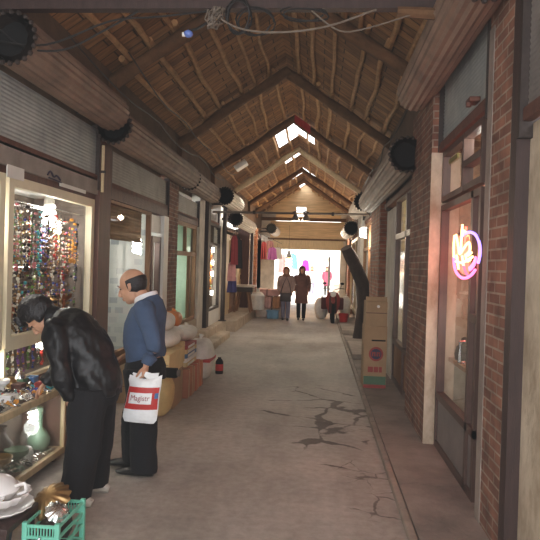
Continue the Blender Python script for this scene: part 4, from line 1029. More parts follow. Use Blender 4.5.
for i,(x,y,c,n) in enumerate(((-2.22,4.35,'porcelain','white'),(-2.34,4.75,'wooddark','dark wooden'),(-2.2,4.86,'redd','dark red'),(-2.40,4.30,'silver','silver'),(-2.42,4.95,'green','green'),(-2.38,5.05,'bagblue','blue'))):
    t = thing('trinket_box',f'small {n} trinket box standing on the counter top','box',(x,y,top)); MB().rbox(x-.04,x+.04,y-.05,y+.05,top,top+.05,.006).build('box_base',M[c],t); MB().rbox(x-.042,x+.042,y-.052,y+.052,top+.05,top+.068,.006).build('lid',M[c],t)
for i in range(7):
    k = i%3; m = ['silver','porcelain','gold'][i%3]
    vase('ornament_pot',f"small {['silver','white','brass'][i%3]} {['vase','footed bowl','jar'][k]} at the back of the counter top, {ORD[i]} from the dish end",'ornament',(-2.43,4.05+i*.15,top),PV[k],M[m],'ornaments at the back of the counter',.85)

# ================================================================== DISHES, CRATE AND BRASS SHELL IN THE FOREGROUND
st = thing('stool','dark low wooden stool carrying the white dishes','stool',(-1.74,3.27,0))
MB().rbox(-1.96,-1.56,3.08,3.46,.255,.29,.008).build('seat',M['wooddark2'],st)
for a in (-1.94,-1.61):
    for b in (3.10,3.40): MB().box(a,a+.035,b,b+.035,0,.256).build('leg',M['wooddark2'],st,smooth=False)
M['bluecloth'] = colm('dark_blue_plastic',52,66,86,.5)
bk = thing('bucket','dark blue bucket under the dish stool','bucket',(-1.72,3.2,0)); MB().lathe([(.001,0),(.09,0),(.115,.21),(.12,.22),(.11,.215),(.085,.02),(.001,.02)],(-1.74,3.25,0),20).build('pail',M['bluecloth'],bk)
MB().tube([V((-1.74,3.25,.215))+V((.118*math.cos(a/10*PI),.03,-.05*math.sin(a/10*PI)+.01)) for a in range(11)],.005,5).build('handle',M['iron'],bk)
dz = .291; dc = V((-1.745,3.30,0))
def dish(name,label,cat,prof,z,fl=0,sx=1,sy=1,dx=0,dy=0):
    o = MB().lathe(prof,(dc.x+dx,dc.y+dy,z),36,flute=fl,fn=18,sx=sx,sy=sy).build(name,M['porcelain']); tag(o,label,cat); return o
dish('platter','wide white oval platter at the bottom of the dish stack on the stool','platter',[(.001,.0),(.13,.0),(.17,.012),(.205,.034),(.203,.040),(.165,.02),(.12,.009),(.001,.009)],dz,.02)
dish('serving_dish','white scalloped serving dish in the middle of the dish stack','dish',[(.001,.0),(.11,.0),(.155,.02),(.185,.062),(.182,.067),(.145,.030),(.1,.012),(.001,.012)],dz+.042,.035)
t = vase('soup_bowl','white lidded bowl with loop handle on top of the dish stack','bowl',(dc.x-.005,dc.y,dz+.057),[(.001,0),(.06,0),(.11,.025),(.135,.065),(.13,.075),(.001,.075)],M['porcelain'],None,1.,lid=[(.128,.074),(.125,.085),(.09,.12),(.045,.14),(.015,.146),(.018,.158),(.001,.166)])
for q in (1,): MB().tube(spath([dc+V((.115,0,dz+.145)),dc+V((.165,0,dz+.160)),dc+V((.172,0,dz+.12)),dc+V((.13,0,dz+.10))]),.009,7).build('handle',M['porcelain'],t)
cup = vase('teacup','white teacup lying among the stacked dishes on the stool','cup',(dc.x+.06,dc.y-.12,dz+.055),[(.001,0),(.025,0),(.045,.03),(.052,.062),(.049,.062),(.001,.01)],M['porcelain'],None,1.,handle=(.045,.05,.075,.02))
cr = thing('plastic_crate','small mint green plastic crate standing on the floor beside the bending man\'s feet','crate',(-1.44,3.4,0))
cx0,cx1,cy0,cy1,cz = -1.545,-1.345,3.22,3.60,.26
mb = MB(); w = .012
for (a,b,c,d_) in ((cx0,cx1,cy0,cy0+w),(cx0,cx1,cy1-w,cy1)):
    mb.box(a,b,c,d_,cz-.015,cz); mb.box(a,b,c,d_,cz-.075,cz-.060); mb.box(a,b,c,d_,.0,.04); mb.box(a,b,c,d_,.115,.13)
for (a,b) in ((cx0,cx0+w),(cx1-w,cx1)):
    mb.box(a,b,cy0,cy1,cz-.015,cz); mb.box(a,b,cy0,cy1,cz-.075,cz-.06); mb.box(a,b,cy0,cy1,0,.04); mb.box(a,b,cy0,cy1,.115,.13)
mb.build('rim_frame',M['mint'],cr,smooth=False)
for a in (cx0-.004,cx1-.024):
    for b in (cy0-.004,cy1-.024): MB().rbox(a,a+.028,b,b+.028,0,cz+.012,.004).build('corner_post',M['mint'],cr)
n = 12
for side_ in (cy0+.002,cy1-.008):
  mb = MB()
  for i in range(1,n):
    xx = lerp(cx0,cx1,i/n); mb.box(xx-.003,xx+.003,side_,side_+.006,cz-.06,cz-.015)
  mb.build('slotted_band',M['mint'],cr,smooth=False)
mb = MB()
for s in (0,1):
    xx = (cx0+.002,cx1-.010)[s]; mb.prism([(xx,cy0+.02,.04),(xx,cy0+.035,.04),(xx,cy1-.02,.185),(xx,cy1-.035,.185)],(.008,0,0)); mb.prism([(xx,cy1-.02,.04),(xx,cy1-.035,.04),(xx,cy0+.02,.185),(xx,cy0+.035,.185)],(.008,0,0))
mb.prism([(cx0+.02,cy0+.002,.04),(cx0+.035,cy0+.002,.04),(cx1-.08,cy0+.002,.185),(cx1-.095,cy0+.002,.185)],(0,.008,0)); mb.build('brace',M['mint'],cr,smooth=False)
MB().box(cx0+.01,cx1-.01,cy0+.01,cy1-.01,.015,.025).build('bottom',M['mint'],cr,smooth=False)
ds = MB().ball((-1.445,3.41,.16),(.085,.165,.085),16,10); o = fuse(ds,'dark_cloth_bundle',M['iron'],None,.012,2,.012,16); tag(o,'dark crumpled metal foil filling the mint crate','bundle')
# fluted brass shell dish tilted on the crate
sd_ = thing('brass_dish','fluted brass shell dish tilted on top of the mint crate','dish',(-1.50,3.46,.25))
R = Matrix.Rotation(math.radians(38),3,'X') @ Matrix.Rotation(math.radians(-14),3,'Y')
mb = MB(); mb.lathe([(.001,.058),(.04,.054),(.085,.032),(.118,.0),(.121,-.006),(.116,-.004),(.082,.026),(.04,.047),(.001,.050)],(0,0,0),72,flute=.06,fn=14)
mb.v = [V((-1.515,3.50,.285)) + R @ p for p in mb.v]; mb.build('fluted_bowl',M['gold'],sd_)
sp_ = thing('silver_dish','small fluted silver dish leaning against the brass shell dish','dish',(-1.42,3.42,.26))
R = Matrix.Rotation(math.radians(30),3,'X') @ Matrix.Rotation(math.radians(30),3,'Y')
mb = MB(); mb.lathe([(.001,.03),(.03,.027),(.055,.010),(.068,.0),(.066,.002),(.03,.020),(.001,.023)],(0,0,0),48,flute=.07,fn=10); mb.v = [V((-1.425,3.385,.27)) + R @ p for p in mb.v]; mb.build('fluted_bowl',M['silver'],sp_)
tg = MB().tube([(-1.60,3.14,.004),(-1.44,3.206,.20)],[.006,.006],6).build('metal_skewer',M['silver']); tag(tg,'short silver rod leaning on the front of the mint crate','rod')

# ================================================================== GOODS PILED ALONG THE LEFT
def sack(name, label, c, r, mat, grp=None, seed=0, tie=True, amp=.03):
    t = thing(name, label, 'sack', (c[0],c[1],c[2]-r[2]), grp)
    mb = MB(); c = V(c)
    prof = []
    def fn(u,v):
        a = 2*PI*u; th = PI*v
        sx = abs(math.cos(a))**.7*math.copysign(1,math.cos(a)); sy = abs(math.sin(a))**.7*math.copysign(1,math.sin(a))
        k = math.sin(th)**.55; p = V((sx*k*r[0], sy*k*r[1], -math.cos(th)*r[2]))
        d = noise.noise((p.x*7+seed,p.y*7,p.z*7))+.5*noise.noise((p.x*16+seed,p.y*16,p.z*16))
        q = c + p*(1+amp*3*d*.6); q.z = max(q.z, c.z-r[2]); return q
    mb.grid(fn, 28, 16); o = mb.build('sack_body',mat,t)
    bm = bmesh.new(); bm.from_mesh(o.data); bmesh.ops.remove_doubles(bm, verts=bm.verts, dist=.002); bmesh.ops.recalc_face_normals(bm, faces=bm.faces); bm.to_mesh(o.data); bm.free(); o.data.polygons.foreach_set('use_smooth',[True]*len(o.data.polygons))
    if tie:
        MB().loft([c+V((0,0,r[2]*.92)),c+V((0.01,0,r[2]*1.05)),c+V((.02,.01,r[2]*1.22))],[.035,.018,.05],[.03,.018,.04],n=10).build('tied_neck',mat,t)
    return t
def carton(name, label, x0,x1,y0,y1,z0,z1, mat, cat='box', grp=None, tape=True, rz=0, flaps=False):
    c = V(((x0+x1)/2,(y0+y1)/2,z0)); t = thing(name,label,cat,c,grp)
    MB().rbox(x0,x1,y0,y1,z0,z1,.006).build('carton_body',mat,t)
    if tape:
        mb = MB(); ym = (y0+y1)/2; mb.box(x0-.002,x1+.002,ym-.022,ym+.022,z1-.08,z1+.002); mb.build('tape_strip',M['cardp'],t,smooth=False)
        mb = MB(); mb.box(x0+.01,x1-.01,y0-.002,y0+.002,(z0+z1)/2-.002,(z0+z1)/2+.002); mb.build('seam',M['wooddark'],t,smooth=False)
    t.rotation_euler.z = rz; return t
sack('grain_sack','tall tan sack standing on the floor behind the standing man\'s legs',(-1.72,6.72,.24),(.17,.20,.24),M['sackt'],None,1,False)
carton('carton','pale tan carton resting on the tall tan sack',-1.95,-1.56,6.545,7.25,.47,.70,M['cardp'])
carton('carton','tan carton standing on the floor behind the tall tan sack',-2.0,-1.62,7.02,7.52,0,.46,M['card'])
tr = thing('torch','black torch with pale lens wedged between the tan sack and pale carton','torch',(-1.52,6.45,.52))
bx = V((-1.50,6.40,.52))
MB().rbox(-1.64,-1.46,6.465,6.546,.465,.565,.012).build('torch_body',M['black'],tr); MB().lathe([(.001,0),(.035,0),(.038,.03),(.001,.03)],(-1.462,6.505,.515),14,axis='x').build('lens',M['casegrey'],tr)
for i in range(6):   # reddish brown slabs stood on edge
    y = 7.60+.16*i; z1 = .36+.02*math.sin(i*2); t = thing('brown_slab',f'reddish brown flat parcel stood on edge on the floor, {ORD[i]} from the tan sack','parcel',(-1.7,y,0),'reddish brown parcels')
    MB().rbox(-1.95,-1.57+.012*(i%2),y,y+.145,0,z1,.008).build('parcel_body',colm(f'brown_wrap_{i}',158+7*i,104+6*(i%3),78,.8),t); MB().box(-1.952,-1.568+.012*(i%2),y+.06,y+.075,0,z1+.002).build('cord',M['woodpale'],t,smooth=False)
for i in range(5):   # packets stacked above
    z = .385+.055*i; t = thing('packet',f'flat packet in a stack on the brown parcels, {ORD[i]} from the bottom of its stack','packet',(-1.75,7.9,z),'packets on the brown parcels')
    cm = ['cardp','white','bagblue','cardp','redd'][i]
    MB().rbox(-1.92,-1.60,7.62,8.25,z,z+.052,.006).build('packet_body',M[cm],t); MB().box(-1.603,-1.596,7.7,8.1,z+.01,z+.04).build('end_label',M['white'],t,smooth=False)
carton('carton','beige carton on top of the stacked cartons beside the packets',-2.02,-1.62,7.28,7.60,.47,.72,M['cardp'])
sack('white_sack','large white plastic sack on the floor with a red strip round it',(-1.70,9.02,.29),(.21,.36,.29),M['sackw'],None,4,True)
rs = MB().box(-1.62,-1.484,8.64,9.2,.29,.325).build('red_band',M['red'],smooth=False); tag(rs,'red printed strip wrapped across the large white sack','strip')
cn = thing('canister','small black canister with a red label at the end of the goods row','canister',(-1.47,9.55,0))
MB().lathe([(.001,0),(.058,0),(.06,.02),(.06,.18),(.04,.22),(.026,.23),(.026,.25),(.001,.25)],(-1.47,9.45,0),18).build('can_body',M['black'],cn); MB().lathe([(.0615,.05),(.0615,.15)],(-1.47,9.45,0),18).build('label_band',M['red'],cn)
for i,(c,r,l) in enumerate((((-1.80,7.15,.79),(.20,.30,.09),'flat white sack spread over the pale tan carton'),((-1.85,7.55,.81),(.2,.25,.09),'flat white sack lying on the beige carton'),((-1.86,7.30,.985),(.16,.22,.11),'puffed white sack on top of the heap beside the standing man\'s back'),((-1.80,8.15,.74),(.17,.30,.08),'white sack lying over the stack of packets'),((-1.86,8.7,.70),(.16,.26,.10),'grey white sack behind the large white sack'),((-2.12,7.9,.62),(.15,.35,.2),'white sack squeezed between the packets and the wall'))):
    sack('white_sack',l,c,r,M['sackw'],None,11+i,i in (2,4))
carton('carton','brown carton standing against the shop front behind the white sacks',-2.40,-2.02,7.2,9.0,0,.40,M['card'])
sack('orange_sack','orange plastic sack on the heap behind the white sacks',(-2.06,8.75,.88),(.13,.2,.11),M['orange'],None,21,True)
carton('carton','narrow brown carton under the orange sack',-2.2,-1.92,8.45,9.0,.42,.77,M['card'])
carton('carton','low pale carton on the floor between the large white sack and the step',-2.2,-1.93,9.1,9.9,0,.45,M['cardp'])
sack('white_sack','white sack on the low pale carton by the step',(-2.06,9.45,.54),(.15,.3,.09),M['sackw'],None,33,False)

# ---- table, garments and bundles further back on the left
tb = thing('wooden_table','small wooden table with splayed legs on the raised platform','table',(-2.2,18.2,.28))
MB().rbox(-2.48,-1.84,17.9,18.7,1.02,1.08,.01).build('tabletop',M['coilw'],tb); MB().rbox(-2.42,-1.88,17.95,18.65,.88,1.02,.01).build('apron',M['iron'],tb)
for a,b in ((-2.3,18.05),(-2.05,18.05),(-2.3,18.55),(-2.05,18.55)): MB().tube([(a,b,.9),(a+(a+2.17)*.9,b,.28)],[.04,.035],6).build('leg',M['woodmid'],tb)
pc = thing('water_jug','white plastic drum on the platform beside the table','drum',(-1.85,19.3,.28)); MB().lathe([(.001,0),(.2,0),(.22,.05),(.22,.45),(.12,.55),(.06,.56),(.06,.62),(.001,.62)],(-1.86,19.35,.28),18).build('drum_body',M['sackw'],pc); MB().lathe([(.065,.60),(.065,.66),(.001,.66)],(-1.86,19.35,.28),12).build('cap',M['white'],pc)
def garment(label, c, w, h, mat, seed, grp=None, rz=0):
    t = thing('garment',label,'garment',c,grp); c = V(c)
    def fn(u,v):
        sw = 1+.35*v if v > .12 else .45+4.6*v
        x = (u-.5)*w*sw; d = .02*math.sin(u*14+seed)*(.3+v)
        return c + V((x*math.cos(rz)+d*math.sin(rz), x*math.sin(rz)+d*math.cos(rz), -h*v))
    MB().slab(fn,14,14,(.012*math.sin(rz),.012*math.cos(rz),0)).build('cloth',mat,t)
    MB().tube([c+V((-w*.2*math.cos(rz),-w*.2*math.sin(rz),-.03)),c+V((0,0,.02)),c+V((w*.2*math.cos(rz),w*.2*math.sin(rz),-.03))],.008,5).build('hanger',M['wire'],t)
    MB().tube([c+V((0,0,.02)),c+V((0,0,.16))],.006,5).build('hook',M['wire'],t); return t
M['gred'] = colm('wine_cloth',120,40,46,.9); M['gblack'] = colm('black_garment_cloth',34,30,34,.9); M['gblue'] = colm('dark_blue_cloth',62,58,110,.9); M['gpink'] = colm('pale_pink_cloth',196,140,140,.9); M['magenta'] = colm('magenta_cloth',206,60,190,.8); M['purple'] = colm('purple_cloth',150,84,150,.9); M['teal'] = colm('teal_cloth',110,190,186,.9)
garment('dark red garment hanging beside the iron pole',(-2.14,15.6,2.42),.16,.75,M['gred'],1,'garments hung by the iron pole',.6)
garment('black garment hanging behind the dark red one by the iron pole',(-2.18,16.3,2.42),.30,.85,M['gblack'],2,'garments hung by the iron pole',.5)
garment('pale pink garment hanging below the dark red one by the iron pole',(-2.2,15.75,1.75),.2,.5,M['gpink'],3,'garments hung by the iron pole',.6)
garment('dark blue garment hanging low behind the iron pole',(-2.2,15.9,1.4),.2,.45,M['gblue'],4,'garments hung by the iron pole',.5)
garment('purple cloth hanging before the far opening, left of the women',(-1.86,25.0,2.4),.3,.5,M['purple'],5,'cloths hung near the far opening')
garment('dark red cloth hanging before the far opening beside the purple cloth',(-2.14,24.2,2.6),.18,.7,M['gred'],6,'cloths hung near the far opening')
garment('pale pink cloth hanging high beside the far opening',(-2.05,25.9,2.7),.3,.5,M['gpink'],7,'cloths hung near the far opening')
garment('white shirt hanging beyond the purple cloth at the far opening',(-1.75,26.6,2.45),.3,.5,M['shirt'],8,'cloths hung near the far opening')
rl = MB().tube([(-2.5,15.35,2.57),(-2.1,16.6,2.59)],.012,6).build('clothes_rail',M['iron']); tag(rl,'short iron rail the garments hang from beside the iron pole','rail')
rl = MB().tube([(-2.4,24.1,2.95),(-1.6,26.8,2.62)],.012,6).build('clothes_rail',M['iron']); tag(rl,'iron rail carrying the hanging cloths near the far opening','rail')
def bundle(label, x0,x1,y0,y1,z0,z1,mat,grp,rolls=0):
    t = thing('cloth_bundle',label,'bundle',((x0+x1)/2,(y0+y1)/2,z0),grp)
    MB().rbox(x0,x1,y0,y1,z0,z1,.04).build('wrapped_cloth',mat,t)
    MB().box(lerp(x0,x1,.48),lerp(x0,x1,.52),y0-.006,y1+.006,z0-.0,z1+.004).build('cord',M['wooddark'],t,smooth=False)
M['bpink'] = colm('dusty_pink_wrap',206,160,150,.9); M['btan'] = colm('tan_wrap',206,150,104,.9); M['bpale'] = colm('pale_wrap',226,206,190,.9)
bundle('wide dusty pink bundle on top of the stacked goods by the women',-1.98,-1.22,19.7,20.6,.70,.90,M['bpink'],'wrapped bundles by the women')
bundle('narrow pale bundle on top of the stacked goods beside the woman in jeans',-1.20,-.92,20.2,20.8,.62,.84,M['bpale'],'wrapped bundles by the women')
for i in range(4): bundle(f'upright tan bundle in the stacked goods, {ORD[i]} from the platform',-1.94+.26*i,-1.71+.26*i,19.75,20.4,.30,.68 if i<3 else .6,M['btan'] if i%2==0 else M['bpink'],'wrapped bundles by the women')
bundle('long white bundle at the bottom of the stacked goods',-1.96,-.92,19.8,20.6,.0,.29,M['bpale'],'wrapped bundles by the women')
M['bluec'] = colm('blue_plastic',96,140,170,.4)
bc = thing('blue_crate','blue plastic crate on the floor before the stacked goods','crate',(-1.38,19.6,0)); MB().rbox(-1.56,-1.2,19.4,19.72,.0,.26,.02).build('crate_body',M['bluec'],bc); mb=MB(); frame_rect(mb,0,.02,0,1,0,1,.1); MB().rbox(-1.58,-1.18,19.38,19.74,.22,.27,.01).build('rim',M['bluec'],bc)

# ================================================================== RIGHT SIDE: CARTONS, NEON, TRUNK, MOTORBIKE
c1 = thing('carton','tall brown printed carton standing on the pavement, lower of its stack','box',(.82,8.78,.05))
MB().rbox(.66,.97,8.56,9.0,.05,.90,.006).build('carton_body',M['card'],c1)
def fb(mb,x0,x1,z0,z1,d=.003): return mb.box(x0,x1,8.56-d,8.562,z0,z1)
fb(MB(),.665,.965,.055,.10).build('red_stripe',M['redd'],c1,smooth=False); fb(MB(),.665,.965,.10,.215).build('green_stripe',M['green'],c1,smooth=False)
mb = MB(); 
for (a,b) in ((.72,.79),(.80,.86),(.87,.91)): fb(mb,a,b,.27,.345)
mb.build('red_blocks',M['redd'],c1,smooth=False)
mb = MB(); mb.lathe([(.098,0),(.098,.004),(.001,.004)],(.825,8.555,.52),28,axis='y'); mb.build('round_emblem',M['redd'],c1)
M['navy'] = colm('dark_navy_print',52,44,70,.6)
mb = MB(); mb.lathe([(.072,-.003),(.072,.004),(.001,.004)],(.825,8.552,.52),28,axis='y'); mb.build('emblem_centre',M['navy'],c1)
mb = MB()
for k in range(4):
    x = .777+.032*k; mb.box(x-.009,x+.009,8.546,8.549,.49,.55)
    if k%2==0: mb.box(x,x+.025,8.546,8.549,.53,.545)
mb.build('emblem_letters',M['redd'],c1,smooth=False)
fb(MB(),.76,.95,.695,.715).build('black_line',M['black'],c1,smooth=False)
mb = MB(); mb.box(.655,.975,8.555,9.005,.72,.725)
c2 = thing('carton','brown carton stacked on the tall printed carton','box',(.82,8.78,.9)); MB().rbox(.67,.965,8.57,8.98,.90,1.235,.006).build('carton_body',M['card'],c2)
fb(MB(),.675,.96,1.075,1.085,-.006).build('seam',M['wooddark'],c2,smooth=False); MB().lathe([(.02,0),(.02,.004),(.001,.004)],(.84,8.564,1.17),14,axis='y').build('round_sticker',M['white'],c2)
MB().box(.672,.963,8.62,8.64,1.234,1.30).build('raised_flap',M['card'],c2,smooth=False)
# ---- neon sign on the door
ns = thing('neon_sign','glowing neon sign, yellow script in a violet ring, on the shop door','neon sign',(1.12,4.9,1.85))
M['neony'] = emis('neon_yellow',(1,.62,.24),3.4); M['neonr'] = emis('neon_red',(1,.10,.06),4); M['neonp'] = emis('neon_violet',(.42,.28,1),1.8); M['neonk'] = emis('neon_pink',(1,.16,.42),2.4)
ST = [[(5.27,1.99),(5.29,1.9),(5.27,1.81)],[(5.2,1.99),(5.12,1.91),(5.05,1.83),(4.89,1.88)],[(4.97,2.06),(4.99,1.95),(5.0,1.83)],[(4.97,2.02),(4.88,2.0)],[(4.87,1.87),(4.72,1.91),(4.68,1.85),(4.79,1.82)],
 [(5.1,1.82),(5.06,1.77),(5.02,1.71)],[(5.1,1.77),(4.87,1.76),(4.57,1.8)],[(4.88,1.81),(4.83,1.74)],[(4.76,1.82),(4.71,1.77),(4.61,1.78)],[(4.67,1.81),(4.57,1.83)]]
mb = MB()
for i,s in enumerate(ST): mb.tube(spath([(1.125-.003*i,y,z) for y,z in s],None,4),.0095,7,side=(1,0,0))
mb.build('script_tubes',M['neony'],ns)
mb = MB()
for i,s in enumerate(ST[:3]): mb.tube(spath([(1.135,y-.05,z-.02) for y,z in s],None,4),.009,6,side=(1,0,0))
mb.build('red_tubes',M['neonr'],ns)
el = lambda a: V((1.132,4.88+.42*math.cos(a),1.815+.175*math.sin(a)-.02*math.cos(a)))
MB().tube([el(math.radians(a)) for a in range(70,212,8)],.011,7,side=(1,0,0)).build('violet_arc',M['neonp'],ns)
MB().tube([el(math.radians(a)) for a in range(225,372,8)],.011,7,side=(1,0,0)).build('pink_arc',M['neonk'],ns)
mb = MB()
for k in range(9):
    a = math.radians(195+k*6); p = V((1.128,4.87+.33*math.cos(a),1.80+.115*math.sin(a))); mb.tube([p,p+V((0,.02,.03))],.008,5)
mb.build('dotted_tubes',M['neonk'],ns)
mb = MB()
for y,z in ((5.2,2.0),(4.55,1.9)): mb.tube([(1.14,y,z),(1.17,y,z)],.006,5)
mb.build('bracket',M['iron'],ns)
def lamp_pt(loc,e,c,r): 
    l = bpy.data.lights.new('neon_light','POINT'); l.energy=e; l.color=c; l.shadow_soft_size=r; o = bpy.data.objects.new('neon_light',l); o.location=loc; COL.objects.link(o)
lamp_pt((1.03,5.5,1.80),4.5,(1,.14,.09),.15); lamp_pt((1.03,4.55,1.75),2.6,(1,.16,.12),.15); lamp_pt((1.34,5.1,1.9),5,(1,.13,.09),.1)
# curtains and dark kettle seen through the door
M['curt'] = pm('cream_curtain_cloth', srgb(226,216,196), .9, var=.08, sc=6)
for i,(a,b) in enumerate(((4.85,5.3),(5.34,5.95))):
    t = thing('curtain',f'cream curtain hanging inside the neon shop, {["on the handle side of the door","on the brick pier side of the door"][i]}','curtain',(1.5,(a+b)/2,.3))
    MB().slab(lambda u,v: (1.5+.03*math.sin(u*34+i), lerp(a,b,u), lerp(.35,2.9,v)),50,6,(.006,0,0)).build('cloth',M['curt'],t)
kt = thing('kettle','dark kettle standing on a ledge inside the neon shop door','kettle',(1.36,5.75,.88)); MB().lathe([(.001,0),(.08,0),(.09,.05),(.07,.12),(.03,.15),(.03,.2),(.001,.21)],(1.36,5.8,.88),16).build('kettle_body',M['black'],kt); MB().tube([(1.36,5.73,.95),(1.36,5.66,1.04)],[.018,.01],6).build('spout',M['black'],kt)
lg = MB().box(1.25,1.48,5.3,5.94,.845,.88).build('ledge',M['woodmid'],smooth=False); tag(lg,'wooden ledge inside the neon shop door under the kettle','ledge')
sk = MB().box(1.155,1.166,5.40,5.75,2.66,2.70).build('sticker',colm('olive_sticker',120,112,50,.6),smooth=False); tag(sk,'olive green sticker strip on the transom pane above the neon door','sticker')
lk = thing('padlock_hasp','rusty hasp on the grey blue shutter above the neon door','hasp',(1.1,4.64,2.92)); MB().rbox(1.06,1.135,4.60,4.74,2.93,2.965,.006).build('hasp_bar',M['rust'],lk); MB().lathe([(.02,0),(.02,.03),(.001,.03)],(1.065,4.66,2.9),10).build('knob',M['rust'],lk)
# leaning trunk
tk = MB(); p, r = spath([(1.0,14.55,.04),(1.04,14.45,.6),(1.06,14.2,1.15),(.86,13.95,1.65),(.60,13.7,2.12)],[.15,.13,.15,.15,.13],5)
r = [q*(1+.12*noise.noise((i*.6,3,1))) for i,q in enumerate(r)]
o = tk.loft(p,r,[q*.8 for q in r],side=(1,0,0),n=12).build('weathered_post',M['trunk']); tag(o,'dark weathered trunk leaning out from the wall over the pavement','trunk')
bd = MB().prism([(1.08,15.4,.05),(1.12,15.4,.05),(.98,15.6,1.5),(.94,15.6,1.5)],(0,.35,0)).build('leaning_board',M['iron'],smooth=False); tag(bd,'dark board leaning behind the trunk','board')
# low white slab before the trunk
o = MB().rbox(.66,.98,11.2,13.2,.05,.14,.02).build('stone_slab',M['kerb']); tag(o,'pale stone slab lying on the pavement before the leaning trunk','slab')
o = MB().rbox(.63,.95,15.2,16.9,.05,.17,.02).build('stone_slab',M['kerb']); tag(o,'pale stone slab on the pavement beyond the leaning trunk','slab')
# motorbike seen from the front
M['gred2'] = colm('wine_pannier',96,48,46,.8)
mk = thing('motorbike','dark red motorbike parked facing the viewer near the far opening','motorbike',(.48,18.9,0))
def wheel(y): 
    mb = MB(); mb.tube([V((.48,y+.29*math.cos(a/24*2*PI),.30+.29*math.sin(a/24*2*PI))) for a in range(24)],.055,8,closed=True,side=(1,0,0)); return mb
for y in (18.75,19.95):
    t_ = wheel(y).build('tyre',M['black'],mk)
    mb = MB(); mb.lathe([(.23,-.015),(.23,.015)],(.48,y,.30),20,axis='x'); mb.lathe([(.05,-.05),(.05,.05)],(.48,y,.30),10,axis='x')
    for k in range(6): a=k/6*PI; mb.tube([V((.48,y+.23*math.cos(a),.3+.23*math.sin(a))),V((.48,y-.23*math.cos(a),.3-.23*math.sin(a)))],.008,5)
    mb.build('wheel_rim',M['silver'],t_)
mb = MB()
for q in (-1,1): mb.tube([(.48+q*.09,18.75,.30),(.48+q*.09,18.92,.72),(.48+q*.07,19.0,.92)],.022,7)
mb.build('fork',M['iron'],mk)
MB().loft([(.48,18.55,.60),(.48,18.75,.66),(.48,18.95,.60)],[.03,.07,.05],[.015,.03,.02],side=(1,0,0),n=10).build('mudguard',M['redd'],mk)
MB().loft([(.48,18.98,.84),(.48,19.2,.82),(.48,19.5,.76)],[.10,.15,.10],[.08,.12,.07],side=(1,0,0),n=12).build('fuel_tank',M['redd'],mk)
MB().loft([(.48,19.45,.78),(.48,19.8,.80),(.48,20.15,.84)],[.10,.13,.10],[.05,.06,.04],side=(1,0,0),n=12).build('seat',M['black'],mk)
MB().loft([(.48,18.90,.28),(.48,18.94,.50),(.48,18.98,.74),(.48,19.0,.90)],[.12,.20,.22,.15],[.03,.05,.06,.04],side=(1,0,0),n=14).build('leg_shield',M['redd'],mk)
for q in (-1,1): MB().rbox(.48+q*.25-.10,.48+q*.25+.10,19.5,19.95,.35,.72,.04).build('pannier',M['gred2'],mk)
MB().rbox(.36,.60,19.1,19.5,.30,.62,.05).build('engine',M['iron'],mk)
MB().lathe([(.10,0),(.095,.06),(.05,.12),(.001,.13)],(.48,18.84,.86),16,axis='y').build('headlight_shell',M['redd'],mk); MB().lathe([(.088,0),(.06,-.015),(.001,-.02)],(.48,18.838,.86),16,axis='y').build('headlight_lens',M['white'],mk)
mb = MB(); mb.tube(spath([(.14,19.1,1.02),(.30,19.0,1.03),(.48,18.98,.98),(.66,19.0,1.03),(.82,19.1,1.02)]),.014,7); mb.build('handlebar',M['iron'],mk)
for q in (-1,1):
    mb = MB().tube([(.48+q*.22,19.0,1.03),(.48+q*.26,18.98,1.16)],.007,5); mb.ball((.48+q*.27,18.97,1.18),(.06,.015,.04),10,6); mb.build('mirror',M['black'],mk)
    MB().ball((.48+q*.16,18.93,.93),(.035,.03,.025),8,6).build('indicator',M['orange'],mk)
MB().tube([(.56,19.3,.35),(.62,19.4,.12),(.66,19.42,0.0)],.014,6).build('side_stand',M['iron'],mk)
sack('white_sack','big white sack standing beside the motorbike on the street side',(.14,20.2,.34),(.22,.30,.34),M['sackw'],None,41,True)
sack('white_sack','white sack slumped behind the motorbike on the pavement side',(.92,20.4,.39),(.18,.28,.34),M['sackw'],None,43,True)
bu = thing('red_bucket','red plastic bucket on the ground beside the motorbike','bucket',(.78,18.6,.05)); MB().lathe([(.001,0),(.11,0),(.145,.24),(.152,.25),(.14,.245),(.105,.02),(.001,.02)],(.80,18.6,.055),18).build('pail',M['red'],bu); MB().tube([V((.80,18.6,.30))+V((.145*math.cos(a/10*PI),.02,-.07*math.sin(a/10*PI))) for a in range(11)],.006,5).build('handle',M['iron'],bu)

# ================================================================== POLES, PIPES, WIRES
pl = thing('iron_post','black iron post with base plate standing on the step by the narrow display','post',(-2.28,14.9,.3))
MB().lathe([(.055,.02),(.055,2.75)],(-2.28,14.9,.3),12).build('shaft',M['iron'],pl); MB().rbox(-2.37,-2.19,14.81,14.99,.30,.32,.004).build('base_plate',M['iron'],pl); MB().rbox(-2.36,-2.20,14.82,14.98,3.05,3.08,.004).build('head_plate',M['iron'],pl)
pp = thing('cross_pipe','thin grey pipe spanning the alley above the walkers, carrying a double lamp','pipe',(-.68,14.2,2.9))
MB().tube(wobble((-2.55,14.2,2.88),(1.2,14.2,2.90),10,.012,5),.026,8).build('pipe_bar',M['wiret'],pp)
for x in (-1.5,-.35,.3): MB().rbox(x-.03,x+.03,14.16,14.24,2.85,2.93,.008).build('clamp',M['iron'],pp)
for s in (-1,1):
    MB().lathe([(.001,0),(.03,0),(.09,-.10),(.10,-.15),(.09,-.15),(.03,-.03),(.001,-.03)],(-.43+s*.12,14.2,2.87),16).build('lamp_shade',M['wiret'],pp)
plight((-.43,14.2,2.70),45,(1,.86,.66))
MB().tube([(-.62,14.2,2.91),(-.43,14.2,2.98),(-.24,14.2,2.91)],.012,6).build('lamp_arm',M['iron'],pp)
